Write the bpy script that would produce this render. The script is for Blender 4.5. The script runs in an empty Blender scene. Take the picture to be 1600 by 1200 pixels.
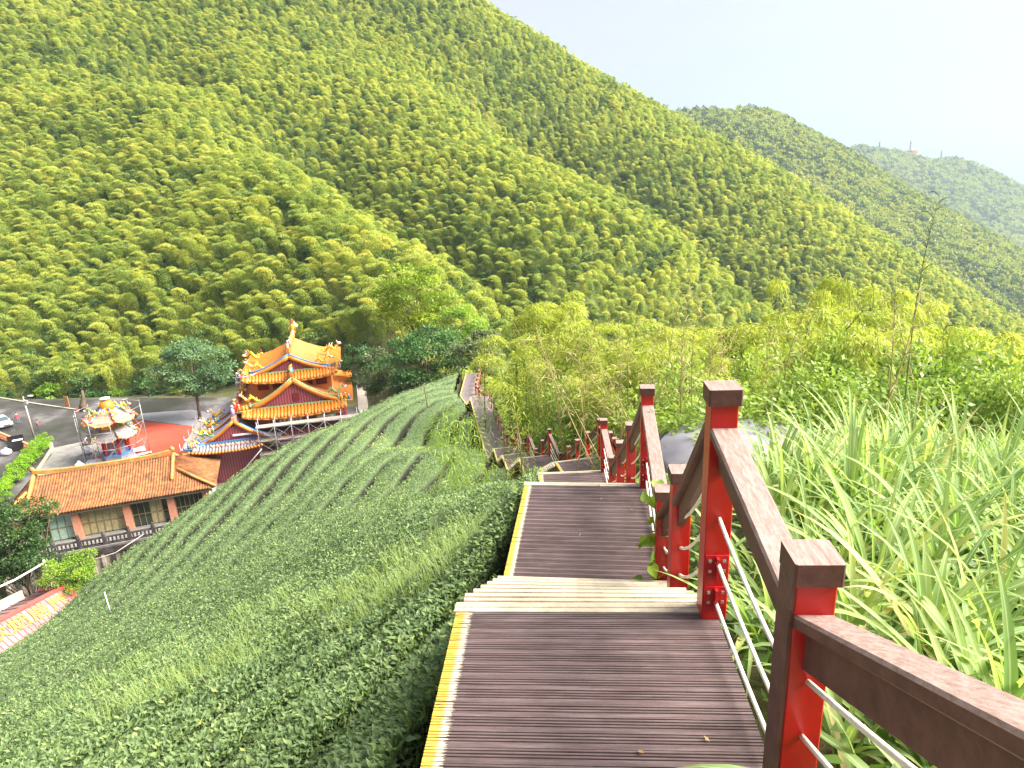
import bpy, bmesh, math, random
import numpy as np
from mathutils import Matrix, Vector
scene = bpy.context.scene
rng = np.random.default_rng(7)
random.seed(7)
PI = math.pi
# ------------------------------------------------------------------ camera
FPX = 1050.0                                   # focal length in photo pixels (1600 wide)
TH, RO = math.radians(17.4), math.radians(2.6)  # pitch down, roll
cF = np.array([0, math.cos(TH), -math.sin(TH)])
_R0 = np.array([1.0, 0, 0]); _U0 = np.array([0, math.sin(TH), math.cos(TH)])
cR = math.cos(RO) * _R0 - math.sin(RO) * _U0
cU = math.sin(RO) * _R0 + math.cos(RO) * _U0
cam_data = bpy.data.cameras.new('camera'); cam = bpy.data.objects.new('camera', cam_data)
scene.collection.objects.link(cam)
cam.matrix_world = Matrix(((cR[0], cU[0], -cF[0], 0), (cR[1], cU[1], -cF[1], 0), (cR[2], cU[2], -cF[2], 0), (0, 0, 0, 1)))
cam_data.sensor_width = 36.0; cam_data.lens = 36.0 * FPX / 1600.0
cam_data.clip_start = 0.05; cam_data.clip_end = 90000
scene.camera = cam
# ------------------------------------------------------------------ sky, sun, exposure
SUN_EL, SUN_AZ = math.radians(44), math.radians(93)      # azimuth measured from the view axis towards the right
world = bpy.data.worlds.new('World'); scene.world = world; world.use_nodes = True
_nt = world.node_tree; _bg = _nt.nodes['Background']
_sky = _nt.nodes.new('ShaderNodeTexSky'); _sky.sky_type = 'NISHITA'; _sky.sun_disc = False
_sky.sun_elevation = SUN_EL; _sky.sun_rotation = SUN_AZ
_sky.air_density = 1.0; _sky.dust_density = 2.0; _sky.ozone_density = 1.0; _sky.altitude = 800
_veil = _nt.nodes.new('ShaderNodeMix'); _veil.data_type = 'RGBA'; _veil.inputs[0].default_value = .85; _veil.inputs[7].default_value = (4.3, 4.45, 4.85, 1)   # thin even cloud veil over the clear sky
_cl = _nt.nodes.new('ShaderNodeTexNoise'); _cl.inputs['Scale'].default_value = 1.6; _cl.inputs['Detail'].default_value = 5; _cr = _nt.nodes.new('ShaderNodeValToRGB'); _cr.color_ramp.elements[0].position = .3; _cr.color_ramp.elements[1].position = .75; _cr.color_ramp.elements[0].color = (3.85, 3.98, 4.6, 1); _cr.color_ramp.elements[1].color = (4.65, 4.6, 4.85, 1)
_tcw = _nt.nodes.new('ShaderNodeTexCoord'); _mpw = _nt.nodes.new('ShaderNodeMapping'); _mpw.inputs['Scale'].default_value = (1, 1, 3); _nt.links.new(_tcw.outputs['Generated'], _mpw.inputs[0]); _nt.links.new(_mpw.outputs[0], _cl.inputs['Vector']); _nt.links.new(_cl.outputs['Fac'], _cr.inputs[0]); _nt.links.new(_cr.outputs[0], _veil.inputs[7])
_nt.links.new(_sky.outputs[0], _veil.inputs[6]); _nt.links.new(_veil.outputs[2], _bg.inputs[0]); _bg.inputs[1].default_value = 0.0495
sun_data = bpy.data.lights.new('sun', 'SUN'); sun = bpy.data.objects.new('sun', sun_data)
scene.collection.objects.link(sun)
sun_data.energy = 5.0; sun_data.angle = math.radians(38); sun_data.color = (1.0, 0.93, 0.80)
_sd = Vector((math.sin(SUN_AZ) * math.cos(SUN_EL), math.cos(SUN_AZ) * math.cos(SUN_EL), math.sin(SUN_EL)))
sun.rotation_euler = _sd.to_track_quat('Z', 'Y').to_euler()
scene.view_settings.view_transform = 'Standard'; scene.view_settings.look = 'None'
scene.view_settings.exposure = 2.08; scene.view_settings.gamma = 1.0; scene.view_settings.use_curve_mapping = False
scene.render.engine = 'CYCLES'
cy = scene.cycles
cy.max_bounces = 6; cy.diffuse_bounces = 4; cy.glossy_bounces = 2; cy.transmission_bounces = 4; cy.volume_bounces = 1
cy.transparent_max_bounces = 6; cy.use_denoising = True; cy.caustics_reflective = False; cy.caustics_refractive = False
cy.use_adaptive_sampling = True; cy.adaptive_threshold = 0.02
# ------------------------------------------------------------------ helpers
C = scene.collection
def ray(px, py): return cF + cR * ((px - 800) / FPX) + cU * ((600 - py) / FPX)
def W(px, py, t): return ray(px, py) * t                 # photo pixel + depth in metres -> world point
def proj(P):
    P = np.atleast_2d(P); t = P @ cF; ts = np.where(t > .01, t, .01)
    return 800 + FPX * (P @ cR) / ts, 600 - FPX * (P @ cU) / ts, t
def setp(o, label=None, cat=None, group=None, kind=None):
    if label: o['label'] = label
    if cat: o['category'] = cat
    if group: o['group'] = group
    if kind: o['kind'] = kind
    return o
def link(o, parent=None):
    C.objects.link(o)
    if parent is not None: o.parent = parent
    return o
def empty(name, loc=(0, 0, 0), rz=0, parent=None):
    o = bpy.data.objects.new(name, None); o.empty_display_size = .2
    o.location = loc; o.rotation_euler = (0, 0, rz); return link(o, parent)
def npmesh(name, V, F, mats=(), midx=None, smooth=False, attrs=None, uv=None):
    """V (n,3); F (m,k) array or list of such arrays"""
    V = np.ascontiguousarray(V, dtype=np.float32); Fs = F if isinstance(F, list) else [F]
    Fs = [np.asarray(f, dtype=np.int32) for f in Fs if len(f)]
    me = bpy.data.meshes.new(name); me.vertices.add(len(V)); me.vertices.foreach_set('co', V.ravel())
    li = np.concatenate([f.ravel() for f in Fs]); tot = np.concatenate([np.full(len(f), f.shape[1], np.int32) for f in Fs])
    st = np.concatenate([[0], np.cumsum(tot)[:-1]]).astype(np.int32)
    me.loops.add(len(li)); me.loops.foreach_set('vertex_index', li)
    me.polygons.add(len(tot)); me.polygons.foreach_set('loop_start', st)
    try: me.polygons.foreach_set('loop_total', tot)
    except Exception: pass
    for m in (mats if isinstance(mats, (list, tuple)) else [mats]): me.materials.append(m)
    if midx is not None: me.polygons.foreach_set('material_index', np.asarray(midx, np.int32))
    if smooth: me.polygons.foreach_set('use_smooth', np.ones(len(tot), bool))
    if attrs:
        for k, (dom, a) in attrs.items():
            at = me.attributes.new(k, 'FLOAT', dom); at.data.foreach_set('value', np.ascontiguousarray(a, np.float32))
    if uv is not None:
        u = me.uv_layers.new(name='UVMap'); u.data.foreach_set('uv', np.ascontiguousarray(uv[li], np.float32).ravel())
    me.update(calc_edges=True); return me
def mobj(name, me, parent=None, loc=None, rz=None):
    o = bpy.data.objects.new(name, me)
    if loc is not None: o.location = loc
    if rz is not None: o.rotation_euler = (0, 0, rz)
    return link(o, parent)
class MB:
    """collects simple solids into one mesh"""
    def __init__(s): s.v = []; s.f = []; s.m = []; s.n = 0
    def add(s, V, F, m=0):
        for v in V: s.v.append(tuple(v))
        for f in F: s.f.append(tuple(i + s.n for i in f)); s.m.append(m)
        s.n += len(V); return s
    def box(s, lo, hi, m=0, M=None):
        x0, y0, z0 = lo; x1, y1, z1 = hi
        V = [(x0, y0, z0), (x1, y0, z0), (x1, y1, z0), (x0, y1, z0), (x0, y0, z1), (x1, y0, z1), (x1, y1, z1), (x0, y1, z1)]
        if M is not None: V = [tuple(M @ Vector(v)) for v in V]
        return s.add(V, [(3, 2, 1, 0), (4, 5, 6, 7), (0, 1, 5, 4), (1, 2, 6, 5), (2, 3, 7, 6), (3, 0, 4, 7)], m)
    def beam(s, a, b, w, h, m=0, up=(0, 0, 1), ch=0.0, vert_ends=False):
        """prism from a to b; w across, h along up; a/b on the axis"""
        a = Vector(a); b = Vector(b); d = (b - a).normalized(); up = Vector(up)
        sd = d.cross(up)
        if sd.length < 1e-4: sd = d.cross(Vector((1, 0, 0)))
        sd.normalize(); u = up if vert_ends else sd.cross(d).normalized()
        w2, h2 = w / 2, h / 2
        if ch > 0:
            sec = [(-w2 + ch, -h2), (w2 - ch, -h2), (w2, -h2 + ch), (w2, h2 - ch), (w2 - ch, h2), (-w2 + ch, h2), (-w2, h2 - ch), (-w2, -h2 + ch)]
        else: sec = [(-w2, -h2), (w2, -h2), (w2, h2), (-w2, h2)]
        k = len(sec); V = [a + sd * x + u * y for x, y in sec] + [b + sd * x + u * y for x, y in sec]
        F = [tuple(range(k)), tuple(range(2 * k - 1, k - 1, -1))] + [(i, k + i, k + (i + 1) % k, (i + 1) % k) for i in range(k)]
        return s.add(V, F, m)
    def tube(s, pts, r, n=6, m=0, cap=True):
        """tube along pts; r scalar or list"""
        pts = [Vector(p) for p in pts]; k = len(pts); rr = r if isinstance(r, (list, tuple)) else [r] * k
        V = []; ref = None
        for i, p in enumerate(pts):
            d = (pts[min(i + 1, k - 1)] - pts[max(i - 1, 0)]).normalized()
            if ref is None: ref = d.cross(Vector((0, 0, 1)) if abs(d.z) < .9 else Vector((1, 0, 0)))
            e1 = (ref - d * ref.dot(d)).normalized(); ref = e1; e2 = d.cross(e1)
            for j in range(n):
                a = 2 * PI * j / n; V.append(p + e1 * (math.cos(a) * rr[i]) + e2 * (math.sin(a) * rr[i]))
        F = [(i * n + j, i * n + (j + 1) % n, (i + 1) * n + (j + 1) % n, (i + 1) * n + j) for i in range(k - 1) for j in range(n)]
        if cap: F += [tuple(range(n - 1, -1, -1)), tuple(range((k - 1) * n, k * n))]
        return s.add(V, F, m)
    def lathe(s, prof, n=12, m=0, c=(0, 0, 0)):
        V = [(c[0] + r * math.cos(2 * PI * j / n), c[1] + r * math.sin(2 * PI * j / n), c[2] + z) for r, z in prof for j in range(n)]
        k = len(prof); F = [(i * n + j, i * n + (j + 1) % n, (i + 1) * n + (j + 1) % n, (i + 1) * n + j) for i in range(k - 1) for j in range(n)]
        F += [tuple(range(n - 1, -1, -1)), tuple(range((k - 1) * n, k * n))]
        return s.add(V, F, m)
    def blob(s, c, r, m=0, n=6, rough=.15):
        """small lumpy ellipsoid"""
        rx, ry, rz = r if isinstance(r, (list, tuple)) else (r, r, r); V = []; k = n // 2 + 2
        for i in range(1, k):
            t = PI * i / k
            for j in range(n):
                a = 2 * PI * (j + .5 * (i % 2)) / n; q = 1 + random.uniform(-rough, rough)
                V.append((c[0] + rx * q * math.sin(t) * math.cos(a), c[1] + ry * q * math.sin(t) * math.sin(a), c[2] + rz * q * math.cos(t)))
        b = k - 1; F = [(i * n + j, (i + 1) * n + j, (i + 1) * n + (j + 1) % n, i * n + (j + 1) % n) for i in range(b - 1) for j in range(n)]
        V += [(c[0], c[1], c[2] + rz), (c[0], c[1], c[2] - rz)]
        F += [(b * n, j, (j + 1) % n) for j in range(n)] + [(b * n + 1, (b - 1) * n + (j + 1) % n, (b - 1) * n + j) for j in range(n)]
        return s.add(V, F, m)
    def mesh(s, name, mats, smooth=False):
        me = bpy.data.meshes.new(name); me.from_pydata([tuple(v) for v in s.v], [], s.f)
        for m in (mats if isinstance(mats, (list, tuple)) else [mats]): me.materials.append(m)
        me.polygons.foreach_set('material_index', s.m)
        if smooth: me.polygons.foreach_set('use_smooth', [True] * len(s.f))
        me.update(); return me
    def build(s, name, mats, parent=None, smooth=False, loc=None, rz=None):
        return mobj(name, s.mesh(name, mats, smooth), parent, loc, rz)
# ---- noise
def _h(ix, iy, seed):
    n = (ix.astype(np.int64) * 374761393 + iy.astype(np.int64) * 668265263 + seed * 1442695041) & 0xffffffff
    n = ((n ^ (n >> 13)) * 1274126177) & 0xffffffff
    return ((n ^ (n >> 16)) & 0xffff) / 65535.0
def vnoise(x, y, seed=0):
    x = np.asarray(x, float); y = np.asarray(y, float); ix = np.floor(x); iy = np.floor(y); fx = x - ix; fy = y - iy
    fx = fx * fx * (3 - 2 * fx); fy = fy * fy * (3 - 2 * fy); ix = ix.astype(np.int64); iy = iy.astype(np.int64)
    a = _h(ix, iy, seed); b = _h(ix + 1, iy, seed); c = _h(ix, iy + 1, seed); d = _h(ix + 1, iy + 1, seed)
    return (a * (1 - fx) + b * fx) * (1 - fy) + (c * (1 - fx) + d * fx) * fy
def fbm(x, y, seed=0, o=4):
    r = 0; a = .5
    for i in range(o): r = r + a * (vnoise(x, y, seed + i * 17) - .5) * 2; x = x * 2.03; y = y * 2.03; a *= .5
    return r
# ---- materials
def newmat(name):
    m = bpy.data.materials.new(name); m.use_nodes = True; nt = m.node_tree; nt.nodes.clear()
    out = nt.nodes.new('ShaderNodeOutputMaterial'); return m, nt, out
def N(nt, t, **kw):
    n = nt.nodes.new(t)
    for k, v in kw.items():
        if k.startswith('_'): n.inputs[k[1:].replace('_', ' ')].default_value = v
        else: setattr(n, k, v)
    return n
def ramp(nt, fac, stops):
    r = nt.nodes.new('ShaderNodeValToRGB'); el = r.color_ramp.elements
    while len(el) < len(stops): el.new(.5)
    for e, (p, c) in zip(el, stops): e.position = p; e.color = (*c, 1)
    nt.links.new(fac, r.inputs[0]); return r.outputs[0]
def solid(name, col, rough=.7, var=.25, scale=6.0, bump=.0, metal=0.0, spec=.3, dirt=None, coord='Object'):
    """principled with mottled colour (noise between darker and lighter) and fine relief"""
    m, nt, out = newmat(name); L = nt.links.new
    tc = N(nt, 'ShaderNodeTexCoord'); no = N(nt, 'ShaderNodeTexNoise', _Scale=scale, _Detail=6.0, _Roughness=.6); L(tc.outputs[coord], no.inputs['Vector'])
    lo = tuple(c * (1 - var) for c in col); hi = tuple(min(1, c * (1 + var)) for c in col)
    c = ramp(nt, no.outputs['Fac'], [(.3, lo), (.7, hi)])
    if dirt:
        n2 = N(nt, 'ShaderNodeTexNoise', _Scale=scale * .35, _Detail=8.0, _Roughness=.75); L(tc.outputs[coord], n2.inputs['Vector'])
        r2 = ramp(nt, n2.outputs['Fac'], [(.45, (0, 0, 0)), (.68, (1, 1, 1))])
        mx = N(nt, 'ShaderNodeMix', data_type='RGBA'); L(r2, mx.inputs[0]); L(c, mx.inputs[6]); mx.inputs[7].default_value = (*dirt, 1); c = mx.outputs[2]
    b = N(nt, 'ShaderNodeBsdfPrincipled', _Roughness=rough, _Metallic=metal); b.inputs['Specular IOR Level'].default_value = spec
    L(c, b.inputs['Base Color'])
    if bump:
        bm = N(nt, 'ShaderNodeBump', _Strength=bump, _Distance=.02); n3 = N(nt, 'ShaderNodeTexNoise', _Scale=scale * 6, _Detail=4.0); L(tc.outputs[coord], n3.inputs['Vector'])
        L(n3.outputs['Fac'], bm.inputs['Height']); L(bm.outputs[0], b.inputs['Normal'])
    L(b.outputs[0], out.inputs[0]); return m
def leafmat(name, stops, trans=.4, tcol=1.5, rough=.45, attr='tint', rand=0.0, spec=.35, noise_scale=0.0, noise_amt=.3):
    """leaf: colour from a per-face tint (plus per-object random and a broad noise), part translucent"""
    m, nt, out = newmat(name); L = nt.links.new
    a = N(nt, 'ShaderNodeAttribute', attribute_name=attr); f = a.outputs['Fac']
    if rand:
        oi = N(nt, 'ShaderNodeObjectInfo'); s = N(nt, 'ShaderNodeMath', operation='MULTIPLY_ADD'); L(oi.outputs['Random'], s.inputs[0]); s.inputs[1].default_value = rand
        s2 = N(nt, 'ShaderNodeMath', operation='MULTIPLY'); L(f, s2.inputs[0]); s2.inputs[1].default_value = 1 - rand; L(s2.outputs[0], s.inputs[2]); f = s.outputs[0]
    if noise_scale:
        ge = N(nt, 'ShaderNodeNewGeometry'); no = N(nt, 'ShaderNodeTexNoise', _Scale=noise_scale, _Detail=3.0); L(ge.outputs['Position'], no.inputs['Vector'])
        q = N(nt, 'ShaderNodeMath', operation='MULTIPLY_ADD'); L(no.outputs['Fac'], q.inputs[0]); q.inputs[1].default_value = 2 * noise_amt; q.inputs[2].default_value = -noise_amt
        q2 = N(nt, 'ShaderNodeMath', operation='ADD'); L(q.outputs[0], q2.inputs[0]); L(f, q2.inputs[1]); f = q2.outputs[0]
    c = ramp(nt, f, stops)
    b = N(nt, 'ShaderNodeBsdfPrincipled', _Roughness=rough); b.inputs['Specular IOR Level'].default_value = spec; L(c, b.inputs['Base Color'])
    t = N(nt, 'ShaderNodeBsdfTranslucent'); g = N(nt, 'ShaderNodeMix', data_type='RGBA', blend_type='MULTIPLY'); g.inputs[0].default_value = 1; L(c, g.inputs[6]); g.inputs[7].default_value = (tcol, tcol, tcol * .55, 1)
    L(g.outputs[2], t.inputs[0]); mx = N(nt, 'ShaderNodeMixShader'); mx.inputs[0].default_value = trans; L(b.outputs[0], mx.inputs[1]); L(t.outputs[0], mx.inputs[2])
    L(mx.outputs[0], out.inputs[0]); return m
# ---- leaves
def unit(a): return a / np.maximum(np.linalg.norm(a, axis=-1, keepdims=True), 1e-9)
def leaves(P, D, Nn, Ln, Wd, fold=0.0, curl=0.0):
    """pointed leaf blades: base P, direction D, normal hint Nn, length, width. fold>0: two halves folded on the midrib. returns V,F"""
    n = len(P); D = unit(D); S = unit(np.cross(D, Nn)); U = np.cross(S, D); Ln = np.broadcast_to(Ln, (n,))[:, None]; Wd = np.broadcast_to(Wd, (n,))[:, None] * .5
    a = P; m = P + D * Ln * .45; t = P + D * Ln - U * Ln * curl
    if fold:
        l = m - S * Wd + U * Wd * fold; r = m + S * Wd + U * Wd * fold
        V = np.stack([a, r, t, l], 1).reshape(-1, 3); i = np.arange(n)[:, None] * 4
        return V, np.concatenate([i + np.array([[0, 1, 2]]), i + np.array([[0, 2, 3]])], 1).reshape(-1, 3)
    l = m - S * Wd; r = m + S * Wd; V = np.stack([a, r, t, l], 1).reshape(-1, 3)
    return V, np.arange(n * 4).reshape(-1, 4)
def rvec(n, s=1.0): return rng.normal(0, s, (n, 3))
def tree_crown(seed, R, nleaf, lsz, nb=26, flat=.6, rb=.34, hollow=.55, droop=0.0, tint0=.45):
    """leaf clumps spread through an ellipsoid R=(rx,ry,rz) centred at the origin"""
    r = np.random.default_rng(seed); d = unit(r.normal(0, 1, (nb, 3))); c = d * r.uniform(hollow, .92, (nb, 1)); c[:, 2] = np.clip(c[:, 2], -.75, 1)
    R = np.array(R); cs = c * R; br = rb * R.mean() * r.uniform(.65, 1.25, nb); k = r.integers(0, nb, nleaf); q = unit(r.normal(0, 1, (nleaf, 3))); q[:, 2] = np.where(q[:, 2] < -.2, -q[:, 2] * .5, q[:, 2])
    P = cs[k] + q * (br[k] * r.uniform(.55, 1.05, nleaf))[:, None] * np.array([1, 1, flat]); D = q * .8 + r.normal(0, .5, (nleaf, 3)) + np.array([0, 0, -.2 - droop]); Nn = q + np.array([0, 0, .9]) + r.normal(0, .4, (nleaf, 3))
    V, F = leaves(P, D, Nn, lsz * r.uniform(.7, 1.3, nleaf), lsz * .55 * r.uniform(.8, 1.2, nleaf), curl=.1)
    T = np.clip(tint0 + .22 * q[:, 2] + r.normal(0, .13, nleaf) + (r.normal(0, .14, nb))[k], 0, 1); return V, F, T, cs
def scatter(name, protos, P, rot, scl, idx):
    """one stuff object: points carrying instances of the proto meshes"""
    me = bpy.data.meshes.new(name); me.vertices.add(len(P)); me.vertices.foreach_set('co', np.ascontiguousarray(P, np.float32).ravel())
    for k, ty, a, fld in (('rot', 'FLOAT_VECTOR', rot, 'vector'), ('scl', 'FLOAT_VECTOR', scl, 'vector'), ('pick', 'INT', idx, 'value')):
        at = me.attributes.new(k, ty, 'POINT'); at.data.foreach_set(fld, np.ascontiguousarray(a, np.int32 if ty == 'INT' else np.float32).ravel())
    o = mobj(name, me); g = bpy.data.node_groups.new(name, 'GeometryNodeTree')
    g.interface.new_socket('Geometry', in_out='INPUT', socket_type='NodeSocketGeometry'); g.interface.new_socket('Geometry', in_out='OUTPUT', socket_type='NodeSocketGeometry')
    gi = g.nodes.new('NodeGroupInput'); go = g.nodes.new('NodeGroupOutput'); ip = g.nodes.new('GeometryNodeInstanceOnPoints'); jn = g.nodes.new('GeometryNodeJoinGeometry')
    for p in protos:
        oi = g.nodes.new('GeometryNodeObjectInfo'); oi.inputs['Object'].default_value = p; oi.inputs['As Instance'].default_value = True; g.links.new(oi.outputs['Geometry'], jn.inputs[0])
    def na(k, ty):
        n = g.nodes.new('GeometryNodeInputNamedAttribute'); n.data_type = ty; n.inputs[0].default_value = k; return n.outputs[0]
    g.links.new(gi.outputs[0], ip.inputs['Points']); g.links.new(jn.outputs[0], ip.inputs['Instance']); ip.inputs['Pick Instance'].default_value = True
    g.links.new(na('pick', 'INT'), ip.inputs['Instance Index']); g.links.new(na('rot', 'FLOAT_VECTOR'), ip.inputs['Rotation']); g.links.new(na('scl', 'FLOAT_VECTOR'), ip.inputs['Scale'])
    g.links.new(ip.outputs[0], go.inputs[0]); md = o.modifiers.new('scatter', 'NODES'); md.node_group = g; o['kind'] = 'stuff'; return o
ORD = ['first', 'second', 'third', 'fourth', 'fifth', 'sixth', 'seventh', 'eighth', 'ninth', 'tenth', 'eleventh', 'twelfth', 'thirteenth', 'fourteenth', 'fifteenth', 'sixteenth', 'seventeenth', 'eighteenth', 'nineteenth', 'twentieth']
_TENS = ['', '', 'twenty', 'thirty', 'forty', 'fifty']
def ordinal(i): return ORD[i] if i < 20 else (_TENS[(i + 1) // 10][:-1] + 'ieth' if (i + 1) % 10 == 0 else _TENS[(i + 1) // 10] + '-' + ORD[(i + 1) % 10 - 1])
# ================================================================== TERRAIN
PLZ = -34.0                                             # level of the temple yard
# walkway landings: (centre start xy, centre end xy, level)
LAND = [((.22, 1.72), (.315, 2.93), -2.1), ((.46, 4.52), (.735, 6.56), -3.2), ((1.06, 10.75), (1.10, 12.2), -5.7), ((1.95, 15.4), (1.68, 16.85), -7.5),
        ((1.02, 22.2), (.73, 24.25), -10.6), ((.28, 26.45), (.0, 28.3), -12.2), ((-.25, 30.25), (-.5, 32.2), -13.5)]
LONG = [(-.88, 34.75), (-1.55, 39.4), (-2.42, 46.1)]; LONGZ = -15.3
LAST = [(-2.85, 48.3), (-3.5, 50.6), (-3.35, 56.5)]; LASTZ = -16.6
ctl = []
def g(x, y, z): ctl.append((x, y, z))
def gp(px, py, t, dz=0.0): p = W(px, py, t); ctl.append((p[0], p[1], p[2] + dz))
# under the walkway
for a, b, z in LAND:
    for q in (a, b): g(q[0], q[1], z - (.55 if z > -6 else 1.45))
g(.2, -1.5, -1.5); g(.2, -6, 1.0)
for q in LONG: g(q[0], q[1], LONGZ - 1.35)
for q in LAST: g(q[0], q[1], LASTZ - .7)
# tea slope (canopy of the hedges lies about .75 above the soil)
TEA = [(560, 1190, 3.7), (500, 1150, 4.4), (100, 1150, 8.0), (0, 1200, 8.2), (300, 1050, 9.2), (100, 1100, 13), (0, 1100, 17), (600, 950, 7.6), (690, 880, 9.2), (760, 830, 10.5), (500, 850, 17.5),
       (400, 930, 16), (300, 900, 25), (650, 780, 18.5), (700, 745, 24.5), (600, 700, 36), (450, 760, 34), (550, 652, 47), (350, 760, 42.5), (450, 697, 45), (150, 899, 35.5), (75, 975, 31.5), (0, 1022, 29), (680, 606, 52), (640, 650, 44), (237, 843, 38.5), (200, 1000, 19), (730, 700, 31)]
for q in TEA: gp(*q, dz=-.95)
# drop behind the tea crest to the yard
for q in [(-27, 30, -24.5), (-28, 38, -29), (-24, 46, -30), (-17, 54, -24.5), (-10, 60, -24), (-33, 44, -37), (-32, 52, -37), (-25, 60, -34), (-15, 68, -33.5), (-34, 20, -24), (-20, 4, -15), (-38, 8, -30), (-8, -8, -3), (-3, 62, -22), (-5, 72, -30)]: g(*q)
for x in (-120, -90, -65, -45): 
    for y in (30, 50, 75, 95, 108): g(x, y, PLZ if y > 60 else PLZ - 3.6)
for q in [(-25, 80, PLZ), (-25, 95, PLZ), (-30, 106, PLZ), (-12, 88, -33), (-10, 100, -31)]: g(*q)
# right of the walkway
for q in [(3, 2, -3.0), (6, 3, -3.6), (4.8, 9.4, -5.1), (9, 8, -5.3), (12, 14, -9.0), (5, 17, -9.0), (12, 24, -13.5), (6, 30, -15), (3, 40, -17.5), (20, 20, -13), (25, 12, -11), (14, 36, -19), (30, 30, -22), (45, 20, -24), (20, 50, -30), (5, 52, -22), (4, 66, -33), (45, 45, -38), (70, 30, -45), (15, 0, -4), (40, 0, -16), (80, 0, -40), (10, -15, 2)]: g(*q)
# bamboo mountain (canopy pixels with depth; ground lies below)
BH = -6.5
HILL = [(0, 585, 120), (150, 590, 117), (300, 575, 114), (420, 540, 112), (540, 520, 108), (0, 440, 148), (0, 300, 185), (0, 150, 225), (0, 0, 270), (-300, 300, 200), (-300, 0, 290), (-300, 560, 130), (200, 450, 140), (380, 430, 130), (550, 430, 118), (300, 300, 168), (150, 230, 200),
        (60, 0, 285), (110, 60, 258), (200, 130, 228), (320, 190, 203), (420, 243, 184), (520, 300, 167), (610, 355, 150), (700, 415, 134), (780, 470, 118),
        (340, 100, 262), (480, 200, 236), (600, 280, 215), (720, 365, 192), (850, 460, 168), (400, 0, 305), (300, -120, 330),
        (560, 40, 318), (660, 110, 294), (760, 185, 270), (900, 285, 243), (1050, 370, 222), (1140, 430, 208), (1222, 490, 196),
        (820, 130, 325), (950, 220, 310), (1080, 310, 292), (1200, 385, 276), (1320, 455, 264), (1430, 520, 255),
        (620, -90, 352), (750, -4, 350), (870, 68, 362), (1000, 150, 376), (1100, 210, 386), (1200, 272, 398), (1300, 340, 410), (1400, 414, 422), (1480, 480, 432), (1560, 550, 442)]
for q in HILL: gp(*q, dz=BH)
# hidden valley floors between the spurs, and the fall behind the skyline
for q in [(470, 230, 205, -30), (620, 330, 176, -30), (760, 430, 148, -30), (900, 530, 128, -16), (820, 190, 292, -30), (980, 290, 268, -30), (1130, 390, 244, -30), (1290, 500, 222, -30), (250, 120, 250, -22), (820, 590, 110, -9), (1000, 640, 120, -14), (1300, 640, 170, -24), (1100, 600, 130, -18)]: gp(*q[:3], dz=q[3])
for px, py, t in [(750, -4, 350), (1000, 150, 376), (1200, 272, 398), (1400, 402, 422), (1560, 522, 442)]:
    p = W(px, py, t); g(p[0] + 40, p[1] + 70, p[2] - 38); g(p[0] + 80, p[1] + 150, p[2] - 95)
g(400, 330, -160); g(500, 420, -200); g(300, 200, -125); g(180, 100, -95); g(480, 200, -190); g(-380, 480, 190); g(-200, 520, 160); g(-380, 100, -10)
ctl = np.array(ctl); SC = 100.0
def _phi(r): return np.where(r > 1e-9, r * r * np.log(np.maximum(r, 1e-9)), 0)
_n = len(ctl); _X = ctl[:, :2] / SC
_A = np.zeros((_n + 3, _n + 3)); _A[:_n, :_n] = _phi(np.linalg.norm(_X[:, None] - _X[None], axis=2)) + np.eye(_n) * 2e-5
_A[:_n, _n] = 1; _A[:_n, _n + 1:] = _X; _A[_n:, :_n] = _A[:_n, _n:].T
_w = np.linalg.solve(_A, np.concatenate([ctl[:, 2], [0, 0, 0]]))
def H0(x, y):
    x = np.asarray(x, float); y = np.asarray(y, float); sh = x.shape; P = np.stack([x.ravel(), y.ravel()], 1) / SC; out = np.empty(len(P))
    for i in range(0, len(P), 20000):
        q = P[i:i + 20000]; out[i:i + 20000] = _phi(np.linalg.norm(q[:, None] - _X[None], axis=2)) @ _w[:_n] + _w[_n] + q @ _w[_n + 1:]
    return out.reshape(sh)
def sstep(a, b, x): t = np.clip((x - a) / (b - a), 0, 1); return t * t * (3 - 2 * t)
YARD = [(-140, 29), (-54.2, 57.0), (-31.7, 64.3), (-22, 66), (-14, 72), (-14, 90), (-22, 102), (-45, 108.5), (-75, 112), (-140, 120)]   # flat yard outline
def poly_sd(x, y, poly):
    """signed distance to polygon, negative inside"""
    d = np.full(x.shape, 1e9); ins = np.zeros(x.shape, bool); n = len(poly)
    for i in range(n):
        ax, ay = poly[i]; bx, by = poly[(i + 1) % n]; ex, ey = bx - ax, by - ay
        t = np.clip(((x - ax) * ex + (y - ay) * ey) / (ex * ex + ey * ey), 0, 1); d = np.minimum(d, np.hypot(x - ax - t * ex, y - ay - t * ey))
        c = ((ay > y) != (by > y)) & (x < (bx - ax) * (y - ay) / (by - ay + 1e-12) + ax); ins ^= c
    return np.where(ins, -d, d)
def H(x, y):
    x = np.asarray(x, float); y = np.asarray(y, float); z = H0(x, y)
    far = sstep(105, 150, y) ; z = z + far * fbm(x / 45, y / 45, 3) * 5.0
    sd = poly_sd(x, y, YARD); w = 1 - sstep(-.2, np.where(y < 72, .8, 5.0), sd); z = z * (1 - w) + (PLZ - .05) * w
    w2 = (1 - sstep(0, 4, np.hypot(x + 31, y - 40) - 6)); z = np.where(w2 > 0, np.minimum(z, z * (1 - w2) + (PLZ + .3) * w2), z)
    lx_ = (x + 41) * .951 + (y - 62.6) * .309; ly_ = -(x + 41) * .309 + (y - 62.6) * .951; z = np.where((ly_ < -1.3) & (ly_ > -13) & (lx_ > -20) & (lx_ < 8.0) & (x < -29), np.minimum(z, -38.2), z)
    return z
def axis(segs): return np.concatenate([np.arange(a, b, s) for a, b, s in segs] + [[segs[-1][1]]])
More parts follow.
